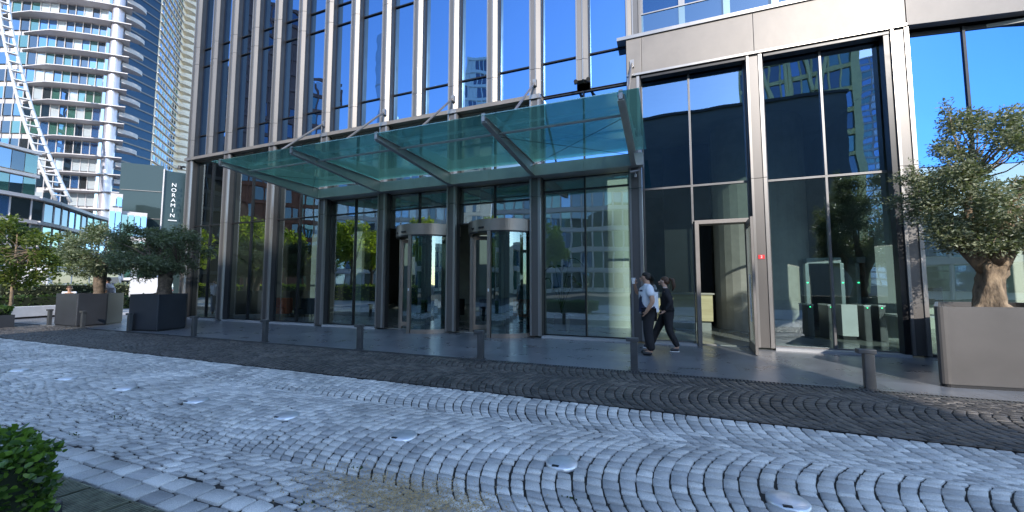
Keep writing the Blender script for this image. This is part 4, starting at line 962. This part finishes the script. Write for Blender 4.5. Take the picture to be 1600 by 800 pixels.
q0, q1 = Vector(pol(-62.95, 59.8)), Vector(pol(-62.2, 59.8)); mb = MB()
for k in range(9): a_ = q0+(q1-q0)*k/9; b_ = q0+(q1-q0)*(k+.7)/9; mb.bar((*a_, 8.8), (*b_, 8.8), .03, .12)
mb.build('small_line', 'white_letter', sg)
# tall residential tower
rtw = thing('residential_tower', 'very tall tower with a dark glass side and a pale balcony side', 'tower', (*pol(-64.69, 190), 0))
E0, E1, E2 = Vector(pol(-67.6, 182)), Vector(pol(-64.69, 190)), Vector(pol(-61.6, 226))
MB().prism([tuple(E0), tuple(E1-(E1-E0).normalized()*.1), tuple((E1+E2)/2*1.3), tuple(E0*1.3)], 0, 165).build('dark_side', 'tower_side', rtw)
mat('pale_wall', (.86, .76, .62), .7, var=.05)
MB().prism([tuple(E1), tuple(E2), tuple(E2*1.2), tuple(E1*1.2)], 0, 165).build('pale_side', 'pale_wall', rtw)
fc = Facade(rtw); dv = (E2-E1); L_ = dv.length; dn = dv.normalized(); no = off2(E1, E2, .08)
for z in np.arange(36, 140, 3.3):
    for k in range(8): a, b = E1+dn*(1.5+k*2.5)+no, E1+dn*(1.5+k*2.5+1.7)+no; fc.pane(tuple(a), tuple(b), z+.7, z+2.5, random.choice(['dark_pane', 'blue_pane', 'green_pane', 'tower_glass']))
fc.done()
V = MB()
for z in np.arange(36, 140, 3.3):
    a, b = E1+no*2, E1+dn*21.5+no*2; V.bar((*a, z), (*b, z), .9, .35)
o = V.build('floor_line', 'pale_slab', rtw); o['kind'] = 'stuff'
for z in np.arange(46, 136, 3.3):
    c = E1+dn*25.5; P = [(c.x+3.4*math.cos(t_), c.y+3.4*math.sin(t_)) for t_ in np.linspace(-2.4, 1.2, 12)]; MB().prism(P, z, z+1.1).build('balcony', 'pale_wall', rtw)
V = MB()
for z in np.arange(3, 165, 3.3): V.bar((*(E0+off2(E0, E1, .1)), z), (*(E1+off2(E0, E1, .1)), z), .15, .5)
o = V.build('floor_line', 'grey_frame', rtw); o['kind'] = 'stuff'

# ------------------------------------------------------------------ buildings across the street (seen in the glass)
VC = (0, 20.84)   # where the facade mirrors the camera
def vp(az, d):    # azimuth seen in the mirror -> place behind the camera
    a = R(az); return (d*math.sin(a), 20.84-d*math.cos(a))
def block(name, lab, az0, az1, d, h, wm, pm, depth=12, fl=3.6, npn=8, group=None, d1=None, flm='pale_slab'):
    a, b = Vector(vp(az0, d)), Vector(vp(az1, d1 or d)); ctr = Vector(VC); t = thing(name, lab, 'building', (*a, 0), group)
    ba, bb = a+(a-ctr).normalized()*depth, b+(b-ctr).normalized()*depth
    MB().prism([tuple(a), tuple(b), tuple(bb), tuple(ba)], 0, h).build('wall', wm, t)
    n_ = ((ctr-(a+b)/2).normalized())*.12; mb = {}; mu = MB()
    for z in np.arange(.8, h-1.2, fl):
        for k in range(npn):
            p, q = a+(b-a)*(k+.08)/npn+n_, a+(b-a)*(k+.92)/npn+n_; mm = random.choice(pm); mb.setdefault(mm, MB()).quad((*p, z), (*q, z), (*q, z+fl*.72), (*p, z+fl*.72))
        mu.bar((*(a+n_*2), z+fl*.86), (*(b+n_*2), z+fl*.86), .3, fl*.2)
    for k in range(npn+1): p = a+(b-a)*k/npn+n_*2; mu.obox(p, 0, .12, .12, 0, h)
    for mm, x in mb.items(): o = x.build('window', mm, t); o['kind'] = 'stuff'
    o = mu.build('floor_line', flm, t); o['kind'] = 'stuff'
    return t
mat('dark_cladding', (.11, .115, .105), .5, var=.15, scale=.3); mat('brick', (.26, .11, .075), .8, var=.2, scale=.6); mat('yellow_trim', (.85, .76, .36), .5, var=.1)
block('curtain_wall_tower', 'broad tower with yellow trims across the street', 10.0, 21.2, 80, 41.5, 'dark_cladding', ['dark_pane', 'green_pane', 'dark_pane', 'tower_glass'], 6, 3.6, 10, flm='yellow_trim')
block('reflection_block', 'unseen low block added across the street for the bent glass reflection', 34, 75, 62, 8.5, 'cream', ['green_pane', 'dark_pane', 'blue_pane'], 14, 3.6, 18)  # added so the bent glass does not mirror the pale horizon
t = thing('yellow_column', 'tall yellow edge column of the broad tower', 'column', (*vp(21.3, 79), 0)); q = vp(21.45, 79); MB().obox(q, R(20), .45, .4, 0, 41.6).build('shaft', 'yellow_trim', t)
for k, (a0, a1) in enumerate(((11.9, 11.3), (12.3, 13.6), (15.0, 15.1), (15.5, 15.4), (17.2, 17.9), (19.1, 18.2))):
    MB().bar((*vp(a0, 78.5), 41), (*vp(a1, 78.5), 33), .45, .45, (0, 1, 0)).build('rib', 'yellow_trim', t)
block('glass_tower', 'pale glass tower with fine floor lines across the street', 21.6, 33.5, 300, 133, 'pale_slab', ['blue_pane', 'green_pane', 'pale_pane', 'tower_glass'], 30, 3.9, 16)
b1 = thing('dark_hall', 'long dark windowless hall across the street', 'building', (0, -20, 0))
MB().box(-3.0, 15.2, -36, -19.5, 0, 1.5+40.4*math.tan(R(22.4))).build('wall', 'dark_cladding', b1); MB().box(-3.2, 15.4, -36.2, -19.3, 18.152, 18.4).build('roof', 'dark_frame', b1)
block('brick_tower', 'brick tower with blue glass strip across the street', -58, -50.5, 95, 62, 'brick', ['brick', 'dark_pane', 'brick'], 20, 3.6, 8, flm='brick')
block('brick_tower', 'lower brick block across the street', -50.5, -46, 95, 46, 'brick', ['pale_pane', 'green_pane'], 20, 3.6, 5, flm='brick')
block('cream_tower', 'cream office tower with small dark windows across the street', -28.6, -24.2, 110, 68, 'cream', ['cream', 'cream', 'dark_pane'], 20, 4.2, 6, flm='cream')
t = thing('round_glass_tower', 'slim round pale glass tower across the street', 'tower', (*vp(-40.2, 160), 0)); q = vp(-40.0, 160); MB().arc(*q, 0, 3.0, 0, 2*math.pi, 0, 102, 24).build('wall', 'pale_pane', t)
MB().arc(*q, 0, 3.15, 0, 2*math.pi, 60, 60.5, 24).arc(*q, 0, 3.15, 0, 2*math.pi, 80, 80.5, 24).build('ring', 'pale_slab', t)
block('dark_office_tower', 'dark glass tower across the street at far left', -76, -58.5, 110, 52, 'dark_cladding', ['dark_pane', 'tower_glass', 'dark_pane'], 20, 3.6, 12, flm='grey_frame')
block('street_block', 'pale office block behind the street trees', -46, -29, 85, 24, 'cream', ['pale_pane', 'dark_pane', 'blue_pane'], 14, 3.6, 14)
block('street_block', 'second pale office block behind the street trees', -24, -3.6, 70, 20, 'cream', ['green_pane', 'dark_pane', 'blue_pane'], 14, 3.6, 14)
# street trees across the road (reflected in the lower glass)
rs = np.random.RandomState(71); cl = crown(0, 0, 5.0, 2.6, 2.6, 2.6, 40, rs, (.2, .34), .8)
st0 = None; rnd = random.Random(3)
for i, (x, y) in enumerate([(-44, -3), (-38, -9), (-34, -2), (-30, -13), (-27, -7), (-23, -14), (-20, -8.5), (-16.5, -15), (-14, -9.5), (-10.5, -14.5), (-40, 3), (-47, -12)]):
    lab = 'leafy street tree number %d across the road, behind the camera' % (i+1)
    if st0 is None:
        st0 = tree('street_tree', 'leafy street tree across the road behind the camera', (x, y, 0), [((0, 0, 0), .2), ((0, 0, 2), .15), ((.1, 0, 4), .1), ((0, 0, 6), .04)], [[((0, 0, 2.6), .09), ((1, 0, 4), .05), ((1.6, .3, 5.2), .03)], [((0, 0, 2.4), .09), ((-1, .3, 4), .05), ((-1.5, .2, 5.5), .03)]], cl, 6000, .26, .4, 'bright_leaf', 'bark_dark', 72, 'street trees across the road', 8, .08, 20, .7)
    else: copy_tree(st0, (x, y, 0), 'leafy street tree across the road behind the camera', rnd.uniform(0, 6.28))
hedge('hedge', 'long hedge across the road behind the camera', (-50, -9, -6.6, -5.6, 0, 1.3), 9000, .2, .35, 'bright_leaf', 75)

# ------------------------------------------------------------------ people
def skin_mesh(name, verts, edges, radii, mt, parent, sub=2, root=0, flat=None):
    me = bpy.data.meshes.new(name); me.from_pydata([tuple(v) for v in verts], edges, []); me.update()
    o = bpy.data.objects.new(name, me); col.objects.link(o)
    md = o.modifiers.new('s', 'SKIN'); md.use_smooth_shade = True
    for i, sv in enumerate(me.skin_vertices[0].data):
        r_ = radii[i]; sv.radius = r_ if hasattr(r_, '__len__') else (r_, r_); sv.use_root = (i == root)
    sb_ = o.modifiers.new('d', 'SUBSURF'); sb_.levels = sub; sb_.render_levels = sub
    dg = bpy.context.evaluated_depsgraph_get(); dg.update(); nm = bpy.data.meshes.new_from_object(o.evaluated_get(dg)); bpy.data.objects.remove(o)
    nm.name = name; nm.materials.clear(); nm.materials.append(M[mt]); nm.polygons.foreach_set('use_smooth', [True]*len(nm.polygons))
    o = bpy.data.objects.new(name, nm); col.objects.link(o); o.parent = parent; return o
def ell(mb, c, r, seg=14, rings=9):
    V = []; Fc = []
    for i in range(rings+1):
        t_ = math.pi*i/rings
        for k in range(seg): p = 2*math.pi*k/seg; V.append((c[0]+r[0]*math.sin(t_)*math.cos(p), c[1]+r[1]*math.sin(t_)*math.sin(p), c[2]+r[2]*math.cos(t_)))
    for i in range(rings):
        for k in range(seg): Fc.append((i*seg+k, (i+1)*seg+k, (i+1)*seg+(k+1) % seg, i*seg+(k+1) % seg))
    return mb.add(V, Fc)
# local frame: +x forward, +y left, z up.  J: dict of joints
def person(lab, loc, heading, J, sk, shape, group=None):
    t = thing('person', lab, 'person', loc, group); t.rotation_euler.z = 0
    names = list(J); V = [J[k][0] for k in names]; Rr = [tuple(q*.80 for q in J[k][1]) if k in ('pel', 'bel', 'che', 'hil', 'hir') else J[k][1] for k in names]; ix = {k: i for i, k in enumerate(names)}
    E_ = [('pel', 'bel'), ('bel', 'che'), ('che', 'nek'), ('nek', 'hea'), ('hea', 'top')]
    for s_ in 'lr': E_ += [('che', 'sh'+s_), ('sh'+s_, 'el'+s_), ('el'+s_, 'wr'+s_), ('wr'+s_, 'pa'+s_), ('pel', 'hi'+s_), ('hi'+s_, 'kn'+s_), ('kn'+s_, 'an'+s_), ('an'+s_, 'to'+s_)]
    E_ = [(ix[a], ix[b]) for a, b in E_]
    n0 = len(V)
    # fingers: four unequal and a thumb from each palm
    for s_ in 'lr':
        pa = Vector(J['pa'+s_][0]); wr = Vector(J['wr'+s_][0]); d_ = (pa-wr).normalized(); sd_ = Vector((0, 1, 0)) if abs(d_.y) < .8 else Vector((1, 0, 0)); sd_ = (sd_-d_*sd_.dot(d_)).normalized(); cu = d_.cross(sd_)
        if s_ == 'l': cu = cu if cu.x > 0 else -cu
        for k, ln in enumerate((.062, .074, .07, .055)):
            b_ = pa+sd_*(.011*(k-1.5))*1.6; m_ = b_+d_*ln*.6; e_ = m_+d_*ln*.35+cu*ln*.35
            i0 = len(V); V += [b_, m_, e_]; Rr += [.010, .009, .007]; E_ += [(ix['pa'+s_], i0), (i0, i0+1), (i0+1, i0+2)]
        i0 = len(V); tb_ = pa-d_*.03+cu*.03; V += [tb_, tb_+d_*.035+cu*.018]; Rr += [.012, .009]; E_ += [(ix['pa'+s_], i0), (i0, i0+1)]
    body = skin_mesh('body', V, E_, Rr, sk, t, 2, ix['pel'])
    # facial features merged into the body mesh
    h = Vector(J['hea'][0]); mb = MB(); fx = J['face']if 'face' in J else None
    ell(mb, (h.x+.086, h.y, h.z-.012), (.018, .014, .024)); ell(mb, (h.x+.0, h.y+.082, h.z-.01), (.016, .012, .032)); ell(mb, (h.x+.0, h.y-.082, h.z-.01), (.016, .012, .032)); ell(mb, (h.x+.078, h.y, h.z-.062), (.018, .026, .010))
    me = bpy.data.meshes.new('f'); me.from_pydata(mb.v, [], mb.f); bm = bmesh.new(); bm.from_mesh(body.data); bm.from_mesh(me); bm.to_mesh(body.data); bm.free()
    body.data.polygons.foreach_set('use_smooth', [True]*len(body.data.polygons))
    ey = MB()
    for s_ in (-1, 1): ell(ey, (h.x+.082, h.y+s_*.032, h.z+.018), (.010, .014, .008)); ey.box(h.x+.078, h.x+.092, h.y+s_*.032-.018, h.y+s_*.032+.018, h.z+.034, h.z+.041)
    ey.build('eye', 'black', None).parent = t
    return t, J
def clothe(t, name, mt, J, chain_edges, radii, root, extra=None):
    keys = list(dict.fromkeys([k for e in chain_edges for k in e])); ix = {k: i for i, k in enumerate(keys)}
    V = [(extra.get(k) if extra and k in extra else J[k][0]) for k in keys]
    return skin_mesh(name, V, [(ix[a], ix[b]) for a, b in chain_edges], [radii[k] for k in keys], mt, t, 2, ix[root])
def lerp(a, b, f): return tuple(a[i]+(b[i]-a[i])*f for i in range(3))
# man: faces -x; raises a white cup with the far hand
J = {'pel': ((-.02, 0, .95), (.15, .155)), 'bel': ((.035, 0, 1.12), (.145, .165)), 'che': ((0, 0, 1.33), (.12, .165)), 'nek': ((.02, 0, 1.51), (.06, .06)), 'hea': ((.065, 0, 1.625), (.078, .092)), 'top': ((.055, 0, 1.69), (.072, .08)),
     'shl': ((-.02, .19, 1.42), (.06, .06)), 'ell': ((-.10, .29, 1.14), (.055, .055)), 'wrl': ((.03, .28, .93), (.036, .036)), 'pal': ((.07, .25, .865), (.03, .022)),
     'shr': ((.02, -.19, 1.42), (.06, .06)), 'elr': ((.24, -.28, 1.27), (.045, .045)), 'wrr': ((.28, -.17, 1.47), (.03, .03)), 'par': ((.27, -.14, 1.54), (.028, .022)),
     'hil': ((-.01, .09, .88), (.1, .1)), 'knl': ((.02, .10, .49), (.065, .065)), 'anl': ((-.05, .10, .085), (.045, .045)), 'tol': ((.12, .11, .035), (.04, .03)),
     'hir': ((-.02, -.09, .88), (.1, .1)), 'knr': ((.03, -.10, .49), (.065, .065)), 'anr': ((-.01, -.10, .085), (.045, .045)), 'tor': ((.16, -.11, .035), (.04, .03))}
tm, _ = person('man in white short sleeved shirt drinking from a white cup by the pilaster', (0, 0, 0), 0, J, 'skin', None, 'people walking past the entrance')
J2 = dict(J); J2['slv'] = (lerp(J['shl'][0], J['ell'][0], .72), 0); J2['srv'] = (lerp(J['shr'][0], J['elr'][0], .72), 0); J2['hem'] = ((-.03, 0, .86), 0)
clothe(tm, 'undershirt', 'navy', J2, [('che', 'bel'), ('bel', 'hem')], {'che': (.145, .15), 'bel': (.20, .175), 'hem': (.16, .16)}, 'bel', {'che': (.03, 0, 1.36), 'bel': (.075, 0, 1.13), 'hem': (.03, 0, .95)})
clothe(tm, 'shirt', 'shirt_white', J2, [('hem', 'bel'), ('bel', 'che'), ('che', 'col'), ('che', 'shl'), ('shl', 'slv'), ('che', 'shr'), ('shr', 'srv')], {'hem': (.205, .225), 'bel': (.205, .215), 'che': (.165, .20), 'col': (.078, .08), 'shl': .095, 'slv': .088, 'shr': .095, 'srv': .088}, 'bel', {'col': (.005, 0, 1.50), 'bel': (.01, 0, 1.12), 'che': (-.0, 0, 1.34), 'hem': (-.02, 0, .86)})
clothe(tm, 'trousers', 'black_cloth', J2, [('pel', 'hil'), ('hil', 'knl'), ('knl', 'anl'), ('pel', 'hir'), ('hir', 'knr'), ('knr', 'anr')], {'pel': (.15, .16), 'hil': .14, 'knl': .105, 'anl': .085, 'hir': .14, 'knr': .105, 'anr': .085}, 'pel', {'pel': (-.01, 0, .93)})
for s_ in 'lr': clothe(tm, 'shoe', 'shoe_black', J2, [('an'+s_, 'to'+s_)], {'an'+s_: (.055, .05), 'to'+s_: (.05, .038)}, 'an'+s_, {'an'+s_: tuple(Vector(J['an'+s_][0])-Vector((.01, 0, .035))), 'to'+s_: tuple(Vector(J['to'+s_][0])+Vector((.02, 0, .008)))})
hb = MB(); ell(hb, (.03, 0, 1.69), (.092, .088, .062)); ell(hb, (.005, 0, 1.645), (.075, .088, .085)); o = hb.build('hair', 'hair_dark', None, smooth=True); o.parent = tm
cup = thing('paper_cup', 'white paper cup held up to the mouth of the man', 'cup', (0, 0, 0))
def place(t, loc, hd): t.rotation_euler.z = hd; t.location = loc
HD = R(180)
place(tm, (-.30, 8.85, 0), HD)
cp_ = Matrix.Translation((-.30, 8.85, 0)) @ Matrix.Rotation(HD, 4, 'Z') @ Vector((.305, -.13, 1.565)); cup.location = cp_
MB().tube([(cp_.x, cp_.y, cp_.z-.065), (cp_.x, cp_.y, cp_.z+.065)], [.032, .045], 16).build('cup_body', 'paper_cup', cup)
# woman: mid stride
J = {'pel': ((-.02, 0, .93), (.115, .13)), 'bel': ((-.01, 0, 1.08), (.09, .11)), 'che': ((0, 0, 1.26), (.10, .13)), 'nek': ((.02, 0, 1.43), (.045, .045)), 'hea': ((.055, 0, 1.55), (.072, .086)), 'top': ((.045, 0, 1.61), (.066, .074)),
     'shl': ((.0, .155, 1.34), (.05, .05)), 'ell': ((-.10, .20, 1.08), (.04, .04)), 'wrl': ((.04, .19, .90), (.026, .026)), 'pal': ((.09, .175, .86), (.025, .02)),
     'shr': ((.0, -.155, 1.34), (.05, .05)), 'elr': ((-.03, -.21, 1.07), (.04, .04)), 'wrr': ((.14, -.20, .93), (.026, .026)), 'par': ((.19, -.19, .89), (.025, .02)),
     'hil': ((-.03, .08, .86), (.09, .09)), 'knl': ((-.04, .08, .47), (.058, .058)), 'anl': ((-.22, .08, .11), (.036, .036)), 'tol': ((-.07, .09, .035), (.034, .026)),
     'hir': ((.0, -.08, .86), (.09, .09)), 'knr': ((.20, -.08, .49), (.058, .058)), 'anr': ((.34, -.08, .11), (.036, .036)), 'tor': ((.49, -.09, .07), (.034, .026))}
tw, _ = person('woman in black suit with white collar striding behind the man', (0, 0, 0), 0, J, 'skin_light', None, 'people walking past the entrance')
clothe(tw, 'jacket', 'black_cloth', J, [('pel', 'bel'), ('bel', 'che'), ('che', 'col'), ('che', 'shl'), ('shl', 'ell'), ('ell', 'wrl'), ('che', 'shr'), ('shr', 'elr'), ('elr', 'wrr')], {'pel': (.135, .15), 'bel': (.13, .145), 'che': (.15, .16), 'col': (.06, .06), 'shl': .085, 'ell': .07, 'wrl': .055, 'shr': .085, 'elr': .07, 'wrr': .055}, 'bel', {'pel': (-.02, 0, .86), 'col': (.005, 0, 1.385)})
clothe(tw, 'collar', 'shoe_white', J, [('ca', 'cb')], {'ca': (.062, .062), 'cb': (.066, .066)}, 'ca', {'ca': (.02, 0, 1.405), 'cb': (.018, 0, 1.425)})
clothe(tw, 'trousers', 'black_cloth', J, [('pel', 'hil'), ('hil', 'knl'), ('knl', 'anl'), ('pel', 'hir'), ('hir', 'knr'), ('knr', 'anr')], {'pel': (.12, .13), 'hil': .122, 'knl': .09, 'anl': .06, 'hir': .125, 'knr': .09, 'anr': .06}, 'pel', {'pel': (-.02, 0, .9)})
for s_ in 'lr':
    a_, b_ = Vector(J['an'+s_][0]), Vector(J['to'+s_][0]); a2 = a_-Vector((.02, 0, .045)); b2 = b_+Vector((.02, 0, .015))
    sh = clothe(tw, 'shoe', 'shoe_black', J, [('a', 'b')], {'a': (.05, .05), 'b': (.045, .036)}, 'a', {'a': tuple(a2), 'b': tuple(b2)})
    so_ = clothe(tw, 'sole', 'shoe_white', J, [('a', 'b')], {'a': (.05, .02), 'b': (.045, .018)}, 'a', {'a': tuple(a2-Vector((.01, 0, .04))), 'b': tuple(b2-Vector((-.01, 0, .035)))}); so_.parent = sh
hb = MB(); ell(hb, (.018, 0, 1.60), (.088, .084, .065)); ell(hb, (-.01, 0, 1.56), (.078, .084, .09)); hb.tube([(-.07, 0, 1.62), (-.15, 0, 1.58), (-.17, 0, 1.45), (-.13, 0, 1.34)], [.03, .045, .04, .012], 8); o = hb.build('hair', 'hair_brown', None, smooth=True); o.parent = tw
place(tw, (.06, 9.42, 0), R(180))
# distant people on the left
def copyp(src, loc, rz, lab, repl):
    c = copy_tree(src, loc, lab, rz)
    for ch in c.children:
        nm = ch.name.split('.')[0]
        if nm in repl: ch.data = ch.data.copy(); ch.data.materials[0] = M[repl[nm]]
    c['group'] = 'distant people by the olive planters'; return c
copyp(tm, (*pol(-67.15, 22.4), 0), R(215), 'distant person in pale shirt standing between the olive planters', {'shirt': 'pink_shirt', 'undershirt': 'pink_shirt', 'trousers': 'blue_jeans'})
# seated person behind the charcoal planter: sits on the bench wall
J = {'pel': ((-.02, 0, .60), (.13, .14)), 'bel': ((-.02, 0, .78), (.12, .13)), 'che': ((.02, 0, .98), (.11, .14)), 'nek': ((.05, 0, 1.14), (.05, .05)), 'hea': ((.10, 0, 1.26), (.076, .09)), 'top': ((.09, 0, 1.32), (.07, .078)),
     'shl': ((.02, .18, 1.07), (.055, .055)), 'ell': ((.08, .22, .82), (.042, .042)), 'wrl': ((.28, .15, .74), (.028, .028)), 'pal': ((.34, .12, .74), (.026, .02)),
     'shr': ((.02, -.18, 1.07), (.055, .055)), 'elr': ((.08, -.22, .82), (.042, .042)), 'wrr': ((.28, -.15, .74), (.028, .028)), 'par': ((.34, -.12, .74), (.026, .02)),
     'hil': ((.05, .09, .59), (.095, .095)), 'knl': ((.42, .11, .56), (.065, .065)), 'anl': ((.42, .11, .10), (.045, .045)), 'tol': ((.57, .12, .035), (.04, .03)),
     'hir': ((.05, -.09, .59), (.095, .095)), 'knr': ((.42, -.11, .56), (.065, .065)), 'anr': ((.42, -.11, .10), (.045, .045)), 'tor': ((.57, -.12, .035), (.04, .03))}
ts, _ = person('person seated behind the charcoal planter, only head and shoulders showing', (0, 0, 0), 0, J, 'skin', None, 'distant people by the olive planters')
clothe(ts, 'shirt', 'shirt_white', J, [('pel', 'bel'), ('bel', 'che'), ('che', 'shl'), ('shl', 'ell'), ('che', 'shr'), ('shr', 'elr')], {'pel': (.145, .155), 'bel': (.135, .145), 'che': (.125, .155), 'shl': .072, 'ell': .058, 'shr': .072, 'elr': .058}, 'bel')
clothe(ts, 'trousers', 'blue_jeans', J, [('pel', 'hil'), ('hil', 'knl'), ('knl', 'anl'), ('pel', 'hir'), ('hir', 'knr'), ('knr', 'anr')], {'pel': (.14, .15), 'hil': .11, 'knl': .085, 'anl': .06, 'hir': .11, 'knr': .085, 'anr': .06}, 'pel')
hb = MB(); ell(hb, (.08, 0, 1.325), (.10, .09, .06)); ell(hb, (.045, 0, 1.28), (.07, .086, .085)); o = hb.build('hair', 'hair_brown', None, smooth=True); o.parent = ts
place(ts, (*pol(-69.75, 26.85), 0), R(330))
print('objects', len(bpy.data.objects))
